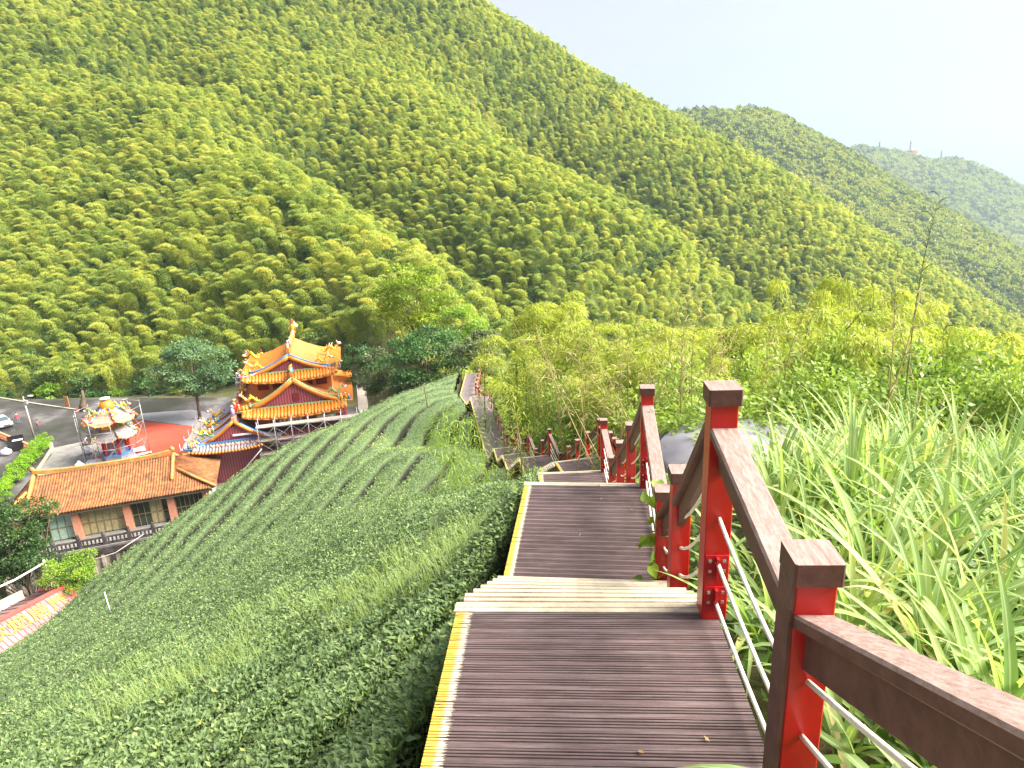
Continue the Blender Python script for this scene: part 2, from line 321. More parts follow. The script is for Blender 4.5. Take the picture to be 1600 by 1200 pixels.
gx = axis([(-420, -44, 4), (-44, 44, .8), (44, 560, 4)]); gy = axis([(-60, -8, 4), (-8, 72, .8), (72, 600, 4)])
GX, GY = np.meshgrid(gx, gy); GZ = H(GX, GY)
_b = np.minimum.reduce([GX + 420, 560 - GX, GY + 60, 600 - GY]); GZ = GZ - 300 * (1 - sstep(0, 40, _b))
def gridmesh(name, X, Y, Z, mat, smooth=True, attrs=None):
    ny, nx = X.shape; i = np.arange(ny * nx).reshape(ny, nx); F = np.stack([i[:-1, :-1], i[:-1, 1:], i[1:, 1:], i[1:, :-1]], -1).reshape(-1, 4)
    return npmesh(name, np.stack([X, Y, Z], -1).reshape(-1, 3), F, [mat], smooth=smooth, attrs=attrs)
m, nt, out = newmat('soil_and_litter'); L = nt.links.new
tc = N(nt, 'ShaderNodeNewGeometry'); n1 = N(nt, 'ShaderNodeTexNoise', _Scale=.25, _Detail=8.0, _Roughness=.7); n2 = N(nt, 'ShaderNodeTexNoise', _Scale=3.0, _Detail=6.0, _Roughness=.7)
L(tc.outputs['Position'], n1.inputs['Vector']); L(tc.outputs['Position'], n2.inputs['Vector'])
mx = N(nt, 'ShaderNodeMath', operation='ADD'); L(n1.outputs['Fac'], mx.inputs[0]); L(n2.outputs['Fac'], mx.inputs[1]); hf = N(nt, 'ShaderNodeMath', operation='MULTIPLY'); hf.inputs[1].default_value = .5; L(mx.outputs[0], hf.inputs[0])
cc = ramp(nt, hf.outputs[0], [(.36, (.035, .05, .015)), (.47, (.06, .075, .02)), (.55, (.09, .075, .03)), (.66, (.15, .09, .05))])
fa = N(nt, 'ShaderNodeAttribute', attribute_name='forest'); fx = N(nt, 'ShaderNodeMix', data_type='RGBA'); L(fa.outputs['Fac'], fx.inputs[0]); L(cc, fx.inputs[6]); L(ramp(nt, n2.outputs['Fac'], [(.35, (.10, .13, .035)), (.65, (.20, .24, .07))]), fx.inputs[7]); cc = fx.outputs[2]
b = N(nt, 'ShaderNodeBsdfPrincipled', _Roughness=.95); L(cc, b.inputs['Base Color']); bp = N(nt, 'ShaderNodeBump', _Strength=.6, _Distance=.1); L(n2.outputs['Fac'], bp.inputs['Height']); L(bp.outputs[0], b.inputs['Normal']); L(b.outputs[0], out.inputs[0])
M_soil = m
setp(mobj('terrain', gridmesh('terrain', GX, GY, GZ, M_soil, attrs={'forest': ('POINT', (sstep(3, 9, poly_sd(GX, GY, YARD)) * sstep(80, 112, GY)).ravel())})), kind='structure')
# ---- distant hills: crest polylines with side slopes
def crest_height(x, y, lines):
    z = np.full(x.shape, -1e9)
    for pts, k in lines:
        for (ax, ay, az), (bx, by, bz) in zip(pts[:-1], pts[1:]):
            ex, ey = bx - ax, by - ay; t = np.clip(((x - ax) * ex + (y - ay) * ey) / (ex * ex + ey * ey), 0, 1)
            d = np.hypot(x - ax - t * ex, y - ay - t * ey); zz = az + t * (bz - az) - k * (np.sqrt(d * d + 30 ** 2) - 30)
            hi = np.maximum(z, zz); lo = np.minimum(z, zz); z = hi + 12 * np.log1p(np.exp(-np.clip((hi - lo) / 12, 0, 40)))
    return z
def pl(l): return [tuple(W(*q)) for q in l]
HB = [(pl([(900, 150, 800), (1090, 190, 870), (1170, 184, 900), (1240, 226, 930), (1300, 275, 900), (1420, 395, 830), (1600, 570, 760), (1750, 760, 700)]), .62),
      (pl([(1090, 190, 870), (1180, 300, 760), (1300, 420, 680), (1420, 520, 620), (1560, 640, 560)]), .62), (pl([(1170, 184, 900), (1260, 310, 800), (1380, 440, 720), (1520, 560, 660)]), .62)]
HC = [(pl([(1200, 270, 1700), (1290, 254, 1750), (1345, 237, 1800), (1400, 243, 1850), (1480, 257, 1900), (1545, 338, 1930), (1610, 435, 1950), (1800, 620, 1950)]), .62),
      (pl([(1345, 237, 1800), (1400, 320, 1550), (1480, 400, 1350), (1600, 470, 1200), (1750, 560, 1100)]), .5), (pl([(1480, 250, 1900), (1540, 350, 1650), (1620, 420, 1500), (1750, 520, 1350)]), .5), (pl([(1290, 254, 1750), (1330, 330, 1500), (1400, 420, 1250), (1520, 500, 1100)]), .52)]
def hB(x, y): return np.maximum(crest_height(x, y, HB) + 16 * fbm(x / 95, y / 95, 11), -440)
def hC(x, y): return np.maximum(crest_height(x, y, HC) + 20 * fbm(x / 170, y / 170, 23), -440)
m, nt, out = newmat('far_forest_floor'); L = nt.links.new
tc = N(nt, 'ShaderNodeNewGeometry'); n1 = N(nt, 'ShaderNodeTexNoise', _Scale=.03, _Detail=10.0, _Roughness=.75); L(tc.outputs['Position'], n1.inputs['Vector'])
cc = ramp(nt, n1.outputs['Fac'], [(.35, (.03, .05, .015)), (.5, (.07, .09, .02)), (.65, (.11, .11, .03))])
b = N(nt, 'ShaderNodeBsdfPrincipled', _Roughness=.95); L(cc, b.inputs['Base Color']); L(b.outputs[0], out.inputs[0]); M_far = m
xb, yb = np.meshgrid(np.arange(100, 1250, 9.0), np.arange(330, 1250, 9.0)); setp(mobj('hill_middle', gridmesh('hill_middle', xb, yb, hB(xb, yb), M_far)), kind='structure')
xc, yc = np.meshgrid(np.arange(350, 3000, 16.0), np.arange(700, 2600, 16.0)); setp(mobj('hill_far', gridmesh('hill_far', xc, yc, hC(xc, yc), M_far)), kind='structure')
# ---- plain to the horizon
m, nt, out = newmat('far_plain'); L = nt.links.new
tc = N(nt, 'ShaderNodeNewGeometry'); n1 = N(nt, 'ShaderNodeTexNoise', _Scale=.0016, _Detail=8.0, _Roughness=.7); L(tc.outputs['Position'], n1.inputs['Vector'])
vo = N(nt, 'ShaderNodeTexVoronoi', _Scale=.006); L(tc.outputs['Position'], vo.inputs['Vector'])
c1 = ramp(nt, n1.outputs['Fac'], [(.4, (.05, .09, .04)), (.55, (.12, .14, .09)), (.62, (.35, .34, .32))]); c2 = ramp(nt, vo.outputs['Distance'], [(.1, (.45, .43, .42)), (.25, (.08, .12, .06))])
mx = N(nt, 'ShaderNodeMix', data_type='RGBA'); mx.inputs[0].default_value = .4; L(c1, mx.inputs[6]); L(c2, mx.inputs[7])
b = N(nt, 'ShaderNodeBsdfPrincipled', _Roughness=.9); L(mx.outputs[2], b.inputs['Base Color']); L(b.outputs[0], out.inputs[0])
rr = np.array([0, 300, 800, 2000, 5000, 12000, 30000, 60000.]); an = np.linspace(0, 2 * PI, 49); RR, AA = np.meshgrid(rr, an)
setp(mobj('ground', gridmesh('ground', RR * np.cos(AA), RR * np.sin(AA), np.full(RR.shape, -430.0), m)), kind='structure')
# ---- hazy air round everything
m, nt, out = newmat('haze'); v = N(nt, 'ShaderNodeVolumePrincipled'); v.inputs['Color'].default_value = (.38, .47, .60, 1); v.inputs['Density'].default_value = HAZE = .00024; v.inputs['Anisotropy'].default_value = .35
nt.links.new(v.outputs[0], out.inputs['Volume'])
hz = MB().box((-24000, -3000, -432), (24000, 45000, 330)).build('haze', m); setp(hz, 'pale hazy air filling the valley and fading the far hills', 'haze', kind='stuff')
# ================================================================== BAMBOO MOUNTAIN
def bamboo_crown(seed, n=620, height=7.5, lean=2.6, spines=2, ll=.5, lw=.14, tw=1.25, start=.14, hang=.55, sprd=.35):
    r = np.random.default_rng(seed); Ps, Ds, T = [], [], []; culms = []
    for s in range(spines):
        h = height * r.uniform(.82, 1.05); a0 = r.normal(0, .5); ln = lean * r.uniform(.7, 1.2); off = r.normal(0, .35 + .08 * spines, 2) * (s > 0)
        def sp(u):
            x = ln * u ** 2.3; z = h * np.sin(u * 1.95) / np.sin(min(1.95, PI / 2)); return np.stack([off[0] + x * math.cos(a0), off[1] + x * math.sin(a0), z], -1)
        culms.append([tuple(sp(np.array(u))) for u in np.linspace(0, 1, 8)])
        k = n // spines; u = start + (1 - start) * r.random(k) ** .8; P = sp(u)
        ang = r.uniform(0, 2 * PI, k); rad = tw * (np.sin(np.clip((u - start) / (1 - start), 0, 1) * 2.4 + .55) * .85 + .12) * np.sqrt(r.random(k))
        d = np.stack([np.cos(ang), np.sin(ang), -.25 - .35 * r.random(k)], -1)
        P = P + d * rad[:, None]; P[:, 2] -= .25 * rad ** 2
        dd = d * .8 + np.array([.55 * math.cos(a0), .55 * math.sin(a0), -hang]) + r.normal(0, sprd, (k, 3))
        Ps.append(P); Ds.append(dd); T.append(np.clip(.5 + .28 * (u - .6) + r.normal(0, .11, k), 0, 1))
    P = np.concatenate(Ps); D = np.concatenate(Ds); T = np.concatenate(T); k = len(P)
    V, F = leaves(P, D, r.normal(0, .6, (k, 3)) + np.array([0, 0, 1.0]), ll * r.uniform(.7, 1.3, k), lw * r.uniform(.8, 1.3, k), curl=.12)
    return V, F, T, culms
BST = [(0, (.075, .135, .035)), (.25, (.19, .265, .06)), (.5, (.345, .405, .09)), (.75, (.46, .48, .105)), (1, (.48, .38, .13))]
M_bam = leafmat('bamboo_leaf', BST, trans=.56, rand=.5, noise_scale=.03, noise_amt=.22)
M_culm = solid('bamboo_culm', (.20, .19, .06), .6, .3, 4)
NV = 7; bam_me = []; culm_me = []
for s in range(NV):
    V, F, T, cu = bamboo_crown(100 + s, n=820, height=7.8, lean=2.4 + .3 * s, spines=2 if s % 2 else 1, tw=.95 if s % 2 else 1.15, ll=.46, lw=.13)
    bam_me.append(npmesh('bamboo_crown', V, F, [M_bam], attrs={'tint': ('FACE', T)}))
    mb = MB()
    for c in cu: mb.tube(c, [.06, .06, .055, .05, .04, .03, .02, .008], 5)
    culm_me.append(mb.mesh('bamboo_culm', M_culm, True))
# points over the mountain
sp = 1.7; px, py = np.meshgrid(np.arange(-330, 420, sp), np.arange(66, 470, sp)); px = px.ravel() + rng.uniform(-.48, .48, px.size) * sp; py = py.ravel() + rng.uniform(-.48, .48, py.size) * sp
pz = H(px, py); P = np.stack([px, py, pz], 1); ix, iy, it = proj(P + np.array([0, 0, 5.0]))
sd = poly_sd(px, py, YARD)
keep = (ix > -180) & (ix < 1720) & (iy > -120) & (iy < 760) & (sd > 5.5) & (it > 76) & ~((px < 8) & (py < 80) & (px > -14)) & (py > 84 - .3 * np.clip(px, 0, 60)) & (py - 98 - .0 * px > np.where(px > -14, -17, 0))
gapn = fbm(px / 16, py / 16, 51, 3); keep &= (gapn > -.72)
P = P[keep]; it = it[keep]; ix = ix[keep]; iy = iy[keep]
# drop what lies well behind the skyline
gzx = (H(P[:, 0] * 1.03, P[:, 1] * 1.03) - P[:, 2]) / (it * .03); losz = P[:, 2] / it
k2 = (gzx > losz - .30); P = P[k2]; it = it[k2]; ix = ix[k2]; iy = iy[k2]
n = len(P); yaw = PI + rng.normal(0, .75, n); til = rng.normal(0, .10, (n, 2)); scv = rng.uniform(.5, .95, n) * (1 + .10 * fbm(P[:, 0] / 20, P[:, 1] / 20, 77))
idx = rng.integers(0, NV, n); order = np.argsort(it)
BAM_N = 300; near = order[(ix[order] > 0) & (ix[order] < 1600) & (iy[order] > 0)][:BAM_N]; isn = np.zeros(n, bool); isn[near] = True
protos = [None] * NV; cnt = 0
for j in near:
    v = idx[j]; o = empty('bamboo_clump', tuple(P[j] + np.array([0, 0, -.3]))); o.rotation_euler = (til[j, 0], til[j, 1], yaw[j]); o.scale = (scv[j], scv[j], scv[j] * 1.12)
    setp(o, 'arching yellow-green bamboo plume at the foot of the mountain behind the temple yard', 'bamboo', 'bamboo plumes at the foot of the mountain')
    c = mobj('crown', bam_me[v], o); mobj('culm', culm_me[v], o)
    if protos[v] is None: protos[v] = c
rest = ~isn
M_dkt = leafmat('dark_forest_leaf', [(0, (.03, .07, .02)), (.5, (.09, .16, .045)), (1, (.18, .26, .07))], trans=.33, rand=.3)
for s in range(2):
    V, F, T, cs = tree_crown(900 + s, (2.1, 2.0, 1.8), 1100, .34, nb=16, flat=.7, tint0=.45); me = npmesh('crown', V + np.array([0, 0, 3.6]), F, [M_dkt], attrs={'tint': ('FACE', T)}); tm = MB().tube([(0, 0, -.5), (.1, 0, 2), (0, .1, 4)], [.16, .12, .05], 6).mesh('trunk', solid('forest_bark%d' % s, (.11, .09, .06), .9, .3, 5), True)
    for q, (a_, b_, t_) in enumerate([[(492, 500, 114), (120, 560, 121), (60, 545, 122)], [(150, 470, 138), (330, 500, 124), (265, 545, 117)]][s]):
        p_ = W(a_, b_, t_); o = empty('forest_tree', (p_[0], p_[1], float(H(np.array(p_[0]), np.array(p_[1])))), q); o.scale = (1.2,) * 3; setp(o, 'dark green broadleaf tree standing among the bamboo above the yard', 'tree', 'dark trees among the bamboo'); c = mobj('crown', me, o); mobj('trunk', tm, o)
    protos.append(c)
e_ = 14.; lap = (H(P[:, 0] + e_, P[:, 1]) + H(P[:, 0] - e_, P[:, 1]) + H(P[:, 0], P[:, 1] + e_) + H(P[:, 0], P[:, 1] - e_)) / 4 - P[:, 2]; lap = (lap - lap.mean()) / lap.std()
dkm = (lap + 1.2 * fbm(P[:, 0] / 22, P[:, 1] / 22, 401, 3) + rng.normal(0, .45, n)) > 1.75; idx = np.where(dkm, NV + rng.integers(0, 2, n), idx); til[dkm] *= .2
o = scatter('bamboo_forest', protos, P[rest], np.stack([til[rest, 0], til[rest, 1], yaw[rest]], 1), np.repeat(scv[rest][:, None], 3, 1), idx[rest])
setp(o, 'dense yellow-green bamboo forest covering the whole mountainside', 'forest')
# ---- far hills: same bamboo as small tufts
def tuft_mesh(seed, mat, n=46):
    r = np.random.default_rng(seed); d = unit(r.normal(0, 1, (n, 3))); d[:, 2] = abs(d[:, 2]); P = d * np.array([2.2, 2.2, 3.2]) * r.uniform(.6, 1, (n, 1)) + np.array([0, 0, 1.5])
    V, F = leaves(P, d + r.normal(0, .5, (n, 3)) + np.array([0, 0, -.3]), d + r.normal(0, .4, (n, 3)), 2.2, 1.5); return npmesh('far_crown', V, F, [mat], attrs={'tint': ('FACE', np.clip(.3 + .1 * P[:, 2] + r.normal(0, .12, n), 0, 1))})
M_bamf = leafmat('far_bamboo_leaf', [(0, (.065, .11, .035)), (.3, (.155, .215, .05)), (.6, (.285, .335, .075)), (1, (.40, .39, .10))], trans=.35, rand=.3, noise_scale=.012, noise_amt=.22)
M_darkf = leafmat('far_dark_leaf', [(0, (.04, .075, .028)), (1, (.10, .15, .05))], trans=.25, rand=.4)
tp = []
for s in range(4):
    o = mobj('tuft_source', tuft_mesh(300 + s, M_darkf if s == 3 else M_bamf), None); o.hide_render = True; o['kind'] = 'helper'; tp.append(o)
def far_forest(name, hf, x0, x1, y0, y1, sp, sc, seed, label):
    X, Y = np.meshgrid(np.arange(x0, x1, sp), np.arange(y0, y1, sp)); X = X.ravel() + rng.uniform(-.5, .5, X.size) * sp; Y = Y.ravel() + rng.uniform(-.5, .5, Y.size) * sp
    Z = hf(X, Y); P = np.stack([X, Y, Z], 1); a, b, t = proj(P); k = (a > 1000) & (a < 1680) & (b > 120) & (b < 640) & (Z > -425)
    gr = (hf(X * 1.02, Y * 1.02) - Z) / (t * .02); k &= gr > Z / t - .12
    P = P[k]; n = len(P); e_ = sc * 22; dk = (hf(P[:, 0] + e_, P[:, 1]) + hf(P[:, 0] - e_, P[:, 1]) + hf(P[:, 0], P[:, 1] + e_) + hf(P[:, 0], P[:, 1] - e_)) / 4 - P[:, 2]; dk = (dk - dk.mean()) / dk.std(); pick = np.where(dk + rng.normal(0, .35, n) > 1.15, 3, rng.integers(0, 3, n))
    s = sc * rng.uniform(.75, 1.3, n); o = scatter(name, tp, P, np.stack([np.zeros(n), np.zeros(n), rng.uniform(0, 6.28, n)], 1), np.repeat(s[:, None], 3, 1), pick)
    setp(o, label, 'forest'); return n
nb = far_forest('forest_middle_hill', hB, 100, 1250, 330, 1250, 4.3, 1.05, 5, 'hazy bamboo forest on the middle hill behind the mountain slope')
nc = far_forest('forest_far_hill', hC, 350, 3000, 700, 2600, 8.5, 1.9, 6, 'hazy green forest on the far hill below the masts')
print('bamboo', n, nb, nc)
# ================================================================== BOARDWALK STAIRWAY
WD = 1.29
def deckmat(name, lines=False):
    m, nt, out = newmat(name); L = nt.links.new; tc = N(nt, 'ShaderNodeTexCoord'); sx = N(nt, 'ShaderNodeSeparateXYZ'); L(tc.outputs['Object'], sx.inputs[0])
    mp = N(nt, 'ShaderNodeMapping'); mp.inputs['Scale'].default_value = (1.2, 28, 10); oi = N(nt, 'ShaderNodeObjectInfo'); ad = N(nt, 'ShaderNodeVectorMath', operation='ADD')
    cb = N(nt, 'ShaderNodeCombineXYZ'); ml = N(nt, 'ShaderNodeMath', operation='MULTIPLY'); ml.inputs[1].default_value = 37; L(oi.outputs['Random'], ml.inputs[0]); L(ml.outputs[0], cb.inputs[0]); L(ml.outputs[0], cb.inputs[1])
    L(tc.outputs['Object'], mp.inputs[0]); L(mp.outputs[0], ad.inputs[0]); L(cb.outputs[0], ad.inputs[1])
    n1 = N(nt, 'ShaderNodeTexNoise', _Scale=2.2, _Detail=8.0, _Roughness=.7); L(ad.outputs[0], n1.inputs['Vector'])
    c = ramp(nt, n1.outputs['Fac'], [(.3, (.05, .031, .031)), (.5, (.10, .068, .068)), (.65, (.15, .112, .112)), (.85, (.23, .185, .18))])
    hs = N(nt, 'ShaderNodeHueSaturation'); r2 = N(nt, 'ShaderNodeMapRange'); L(oi.outputs['Random'], r2.inputs[0]); r2.inputs[3].default_value = .92; r2.inputs[4].default_value = 1.08; L(r2.outputs[0], hs.inputs['Value']); L(c, hs.inputs['Color']); c = hs.outputs[0]
    ge_ = N(nt, 'ShaderNodeNewGeometry'); st_ = N(nt, 'ShaderNodeTexNoise', _Scale=1.7, _Detail=7.0, _Roughness=.7); L(ge_.outputs['Position'], st_.inputs['Vector']); ms_ = N(nt, 'ShaderNodeMix', data_type='RGBA', blend_type='MULTIPLY'); ms_.inputs[0].default_value = 1; L(c, ms_.inputs[6]); L(ramp(nt, st_.outputs['Fac'], [(.32, (.62, .60, .58)), (.5, (1, 1, 1)), (.68, (1.22, 1.2, 1.2))]), ms_.inputs[7]); c = ms_.outputs[2]
    if lines:
        w = N(nt, 'ShaderNodeTexWave', wave_type='BANDS', bands_direction='Y', _Scale=4.2, _Distortion=.0); L(tc.outputs['Object'], w.inputs['Vector']); wr = ramp(nt, w.outputs['Fac'], [(.1, (.45, .45, .45)), (.35, (1, 1, 1))])
        mm = N(nt, 'ShaderNodeMix', data_type='RGBA', blend_type='MULTIPLY'); mm.inputs[0].default_value = 1; L(c, mm.inputs[6]); L(wr, mm.inputs[7]); c = mm.outputs[2]
    # painted ends: yellow, then a ragged cream fringe
    n2 = N(nt, 'ShaderNodeTexNoise', _Scale=14.0, _Detail=5.0); L(ad.outputs[0], n2.inputs['Vector'])
    jx = N(nt, 'ShaderNodeMath', operation='MULTIPLY_ADD'); L(n2.outputs['Fac'], jx.inputs[0]); jx.inputs[1].default_value = .09; L(sx.outputs['X'], jx.inputs[2])
    def mixin(c, lt, col, src):
        k = N(nt, 'ShaderNodeMath', operation='LESS_THAN'); L(src, k.inputs[0]); k.inputs[1].default_value = lt
        wn = N(nt, 'ShaderNodeMath', operation='GREATER_THAN'); L(n1.outputs['Fac'], wn.inputs[0]); wn.inputs[1].default_value = .42; mu = N(nt, 'ShaderNodeMath', operation='MULTIPLY'); L(k.outputs[0], mu.inputs[0]); L(wn.outputs[0], mu.inputs[1])
        x = N(nt, 'ShaderNodeMix', data_type='RGBA'); L(mu.outputs[0], x.inputs[0]); L(c, x.inputs[6]); x.inputs[7].default_value = (*col, 1); return x.outputs[2]
    c = mixin(c, -WD / 2 + .122, (.48, .43, .34), jx.outputs[0]); c = mixin(c, -WD / 2 + .092, (.50, .35, .055), jx.outputs[0])
    b = N(nt, 'ShaderNodeBsdfPrincipled', _Roughness=.55); b.inputs['Specular IOR Level'].default_value = .35; L(c, b.inputs['Base Color'])
    bp = N(nt, 'ShaderNodeBump', _Strength=.25, _Distance=.004); L(n1.outputs['Fac'], bp.inputs['Height']); L(bp.outputs[0], b.inputs['Normal']); L(b.outputs[0], out.inputs[0]); return m
M_deck = deckmat('deck_board'); M_deckfar = deckmat('deck_board_far', True)
M_cream = solid('cream_step_paint', (.46, .40, .30), .6, .14, 9, .2, dirt=(.30, .25, .19), coord='Object')
def woodmat():
    m, nt, out = newmat('rail_wood'); L = nt.links.new; tc = N(nt, 'ShaderNodeTexCoord'); ge = N(nt, 'ShaderNodeNewGeometry')
    n1 = N(nt, 'ShaderNodeTexNoise', _Scale=9.0, _Detail=9.0, _Roughness=.75); n2 = N(nt, 'ShaderNodeTexNoise', _Scale=60.0, _Detail=6.0, _Roughness=.8); L(tc.outputs['Object'], n1.inputs['Vector'])
    mp = N(nt, 'ShaderNodeMapping'); mp.inputs['Scale'].default_value = (1, .12, 1); L(tc.outputs['Object'], mp.inputs[0]); L(mp.outputs[0], n2.inputs['Vector'])
    dark = ramp(nt, n1.outputs['Fac'], [(.35, (.06, .021, .015)), (.65, (.135, .053, .038))]); worn = ramp(nt, n2.outputs['Fac'], [(.35, (.15, .085, .07)), (.62, (.29, .215, .195))])
    sz = N(nt, 'ShaderNodeSeparateXYZ'); L(ge.outputs['True Normal'], sz.inputs[0]); up = N(nt, 'ShaderNodeMapRange'); L(sz.outputs['Z'], up.inputs[0]); up.inputs[1].default_value = .3; up.inputs[2].default_value = .8
    sc = ramp(nt, n2.outputs['Fac'], [(.62, (0, 0, 0)), (.74, (.5, .5, .5))]); mxv = N(nt, 'ShaderNodeMath', operation='MAXIMUM'); L(up.outputs[0], mxv.inputs[0]); L(sc, mxv.inputs[1])
    x = N(nt, 'ShaderNodeMix', data_type='RGBA'); L(mxv.outputs[0], x.inputs[0]); L(dark, x.inputs[6]); L(worn, x.inputs[7])
    b = N(nt, 'ShaderNodeBsdfPrincipled', _Roughness=.6); L(x.outputs[2], b.inputs['Base Color']); bp = N(nt, 'ShaderNodeBump', _Strength=.35, _Distance=.004); L(n2.outputs['Fac'], bp.inputs['Height']); L(bp.outputs[0], b.inputs['Normal']); L(b.outputs[0], out.inputs[0]); return m
M_rail = woodmat()
M_red = solid('red_paint', (.44, .010, .008), .32, .12, 5, .03, spec=.5, dirt=(.34, .008, .007))
M_redbr = solid('red_steel_bracket', (.42, .012, .016), .4, .25, 30, .2)
M_bolt = solid('steel_bolt', (.55, .5, .48), .35, .1, 20, metal=.8); M_rope = solid('white_rope', (.72, .66, .56), .8, .12, 40, .3)
M_frame = solid('red_brown_steel', (.17, .022, .018), .5, .3, 6); M_dark = solid('dark_timber', (.035, .022, .02), .8, .3, 8); M_panel = solid('pale_blue_panel', (.45, .5, .62), .5, .15, 5)
walk = empty('boardwalk_stairway', (0, 0, 0)); setp(walk, 'brown plank stairway with cream step edges winding down beside the tea rows', 'stairway')
rail = empty('railing', (0, 0, 0)); setp(rail, 'red post railing with brown handrails and white ropes beside the plank stairway', 'railing')
prof = [(0, -.025), (0, 0), (.026, 0), (.028, -.008), (.031, -.008), (.033, 0), (.041, 0), (.043, -.008), (.046, -.008), (.048, 0), (.056, 0), (.058, -.008), (.061, -.008), (.063, 0), (.072, 0), (.072, -.025)]
def profmesh(name, prof, w, mat):
    k = len(prof); V = [(-w / 2, y, z) for y, z in prof] + [(w / 2, y, z) for y, z in prof]; mb = MB()
    mb.add(V, [tuple(range(k - 1, -1, -1)), tuple(range(k, 2 * k))] + [(i, (i + 1) % k, k + (i + 1) % k, k + i) for i in range(k)]); return mb.mesh(name, mat)
ME_plank = profmesh('plank', prof, WD, M_deck); ME_edge = profmesh('edge_plank', [(0, -.03), (0, .002), (.03, .002), (.033, -.004), (.037, -.004), (.04, .002), (.075, .002), (.08, -.003), (.08, -.03)], WD + .02, M_cream)
def hd(a, b): return math.atan2(-(b[0] - a[0]), b[1] - a[1])          # yaw so that local +y points along a->b
def frame_boxes(mb, L0, w=WD, dep=.16):
    for sx in (-1, 1): mb.box((sx * (w / 2 - .06) - .03, 0, -dep - .03), (sx * (w / 2 - .06) + .03, L0, -.028))
    for y in np.arange(.02, L0 - .05, .55): mb.box((-w / 2 + .09, y, -dep), (w / 2 - .09, y + .06, -.03))
    return mb
yawL = []
for i, (a, b, z) in enumerate(LAND):
    ya = hd(a, b); yawL.append(ya); L0 = math.dist(a, b); n = int(L0 / .0755)
    mb = frame_boxes(MB(), L0)
    for yy in (.15, L0 - .2):
        for sx in (-.5, .5): mb.box((sx - .05, yy, -1.6), (sx + .05, yy + .1, -.19))
    lo = mb.build('landing', M_frame, walk, loc=(a[0], a[1], z), rz=ya)
    if i < 4:
        nn = int((L0 - .085) / .0755); off = L0 - .085 - nn * .0755
        if i == 0: nn += 6
        for k in range(nn):
            o = mobj('plank', ME_plank, lo, loc=(0, L0 - .085 - (k + 1) * .0755 + .002, 0)); o.rotation_euler[2] = random.uniform(-.002, .002); o.location.z = random.uniform(-.0015, .0015)
    else: MB().box((-WD / 2, 0, -.026), (WD / 2, L0 - .085, 0)).build('deck_surface', M_deckfar, lo)
    mobj('edge_plank', ME_edge, lo, loc=(0, L0 - .08, 0))
# long and last landings: mitred strips
def strip_deck(pts, z, name):
    mb = MB(); fr = MB(); ls = []; rs = []
    for i, p in enumerate(pts):
        d0 = Vector(pts[max(i - 1, 0)]); d1 = Vector(pts[min(i + 1, len(pts) - 1)]); d = (d1 - d0).normalized(); nrm = Vector((d.y, -d.x)); ls.append(Vector(p) - nrm * WD / 2); rs.append(Vector(p) + nrm * WD / 2)
    lo = empty('landing', (pts[0][0], pts[0][1], z), parent=walk); o = Vector(pts[0])
    for i in range(len(pts) - 1):
        q = [ls[i] - o, rs[i] - o, rs[i + 1] - o, ls[i + 1] - o]; mb.add([(v.x, v.y, 0) for v in q] + [(v.x, v.y, -.04) for v in q], [(0, 1, 2, 3), (7, 6, 5, 4), (0, 4, 5, 1), (1, 5, 6, 2), (2, 6, 7, 3), (3, 7, 4, 0)])
        for A in (ls, rs): fr.beam((*(A[i] - o), -.13), (*(A[i + 1] - o), -.13), .05, .16)
        for t in np.arange(.05, 1, .25):
            for A in (ls, rs): p = A[i].lerp(A[i + 1], t) - o; fr.box((p.x - .05, p.y - .05, -1.7), (p.x + .05, p.y + .05, -.2))
    mb.build('deck_surface', solid('weathered_deck_' + name, (.20, .16, .165), .6, .25, 5, .1), lo); fr.build('frame', M_frame, lo)
    yl = MB()
    for i in range(len(pts) - 1): yl.beam((*(ls[i] - o), .004), (*(ls[i + 1] - o), .004), .07, .016)
    yl.build('painted_edge', solid('yellow_edge_paint', (.6, .46, .14), .6, .2, 8), lo)
    e = MB().beam((*(ls[-1] - o), .006), (*(rs[-1] - o), .006), .09, .03); e.build('edge_plank', M_cream, lo)
    return ls, rs
strip_deck(LONG, LONGZ, 'long'); strip_deck(LAST, LASTZ, 'end')
def flight(a, ya, za, b, yb, zb, parts=True):
    dz = za - zb; n = max(2, round(dz / .157)); Lh = math.dist(a, b); nt = n - 1; root = empty('stair_flight', (a[0], a[1], za), parent=walk)
    ym = hd(a, b); fr = MB(); d = Lh / nt
    for sx in (-1, 1):
        px, py = sx * (WD / 2 - .1) * math.cos(ym), sx * (WD / 2 - .1) * math.sin(ym)
        fr.beam((px, py, -.22), (b[0] - a[0] + px, b[1] - a[1] + py, zb - za - .06), .05, .2, vert_ends=True)
    fr.build('stringer', M_frame, root)
    tm = MB(); dd = d + .035
    pr = [(0, -.045), (0, 0)]
    for q in np.arange(.05, dd - .03, .062): pr += [(q, 0), (q + .004, -.006), (q + .009, -.006), (q + .013, 0)]
    pr = [(0, -.045), (0, 0), (dd * .42, 0), (dd * .42 + .003, -.03), (dd * .42 + .011, -.03), (dd * .42 + .014, 0)] + [v for q in (dd - .125, dd - .085, dd - .045) for v in ((q, 0), (q + .004, -.012), (q + .013, -.012), (q + .017, 0))] + [(dd, 0), (dd, -.045)]; me = profmesh('tread', pr, WD + .03, M_cream); rme = MB().box((-WD / 2 + .03, 0, -.11), (WD / 2 - .03, .02, -.002)).mesh('riser', M_dark)
    for k in range(nt):
        f = k / nt; yy = ya + (yb - ya) * (f + .5 / nt); x, y = (b[0] - a[0]) * f, (b[1] - a[1]) * f
        t = mobj('tread', me, root, loc=(x, y, -(k + 1) * dz / n), rz=yy); mobj('riser', rme, root, loc=(x, y, -(k + 1) * dz / n + dz / n - .05), rz=yy)
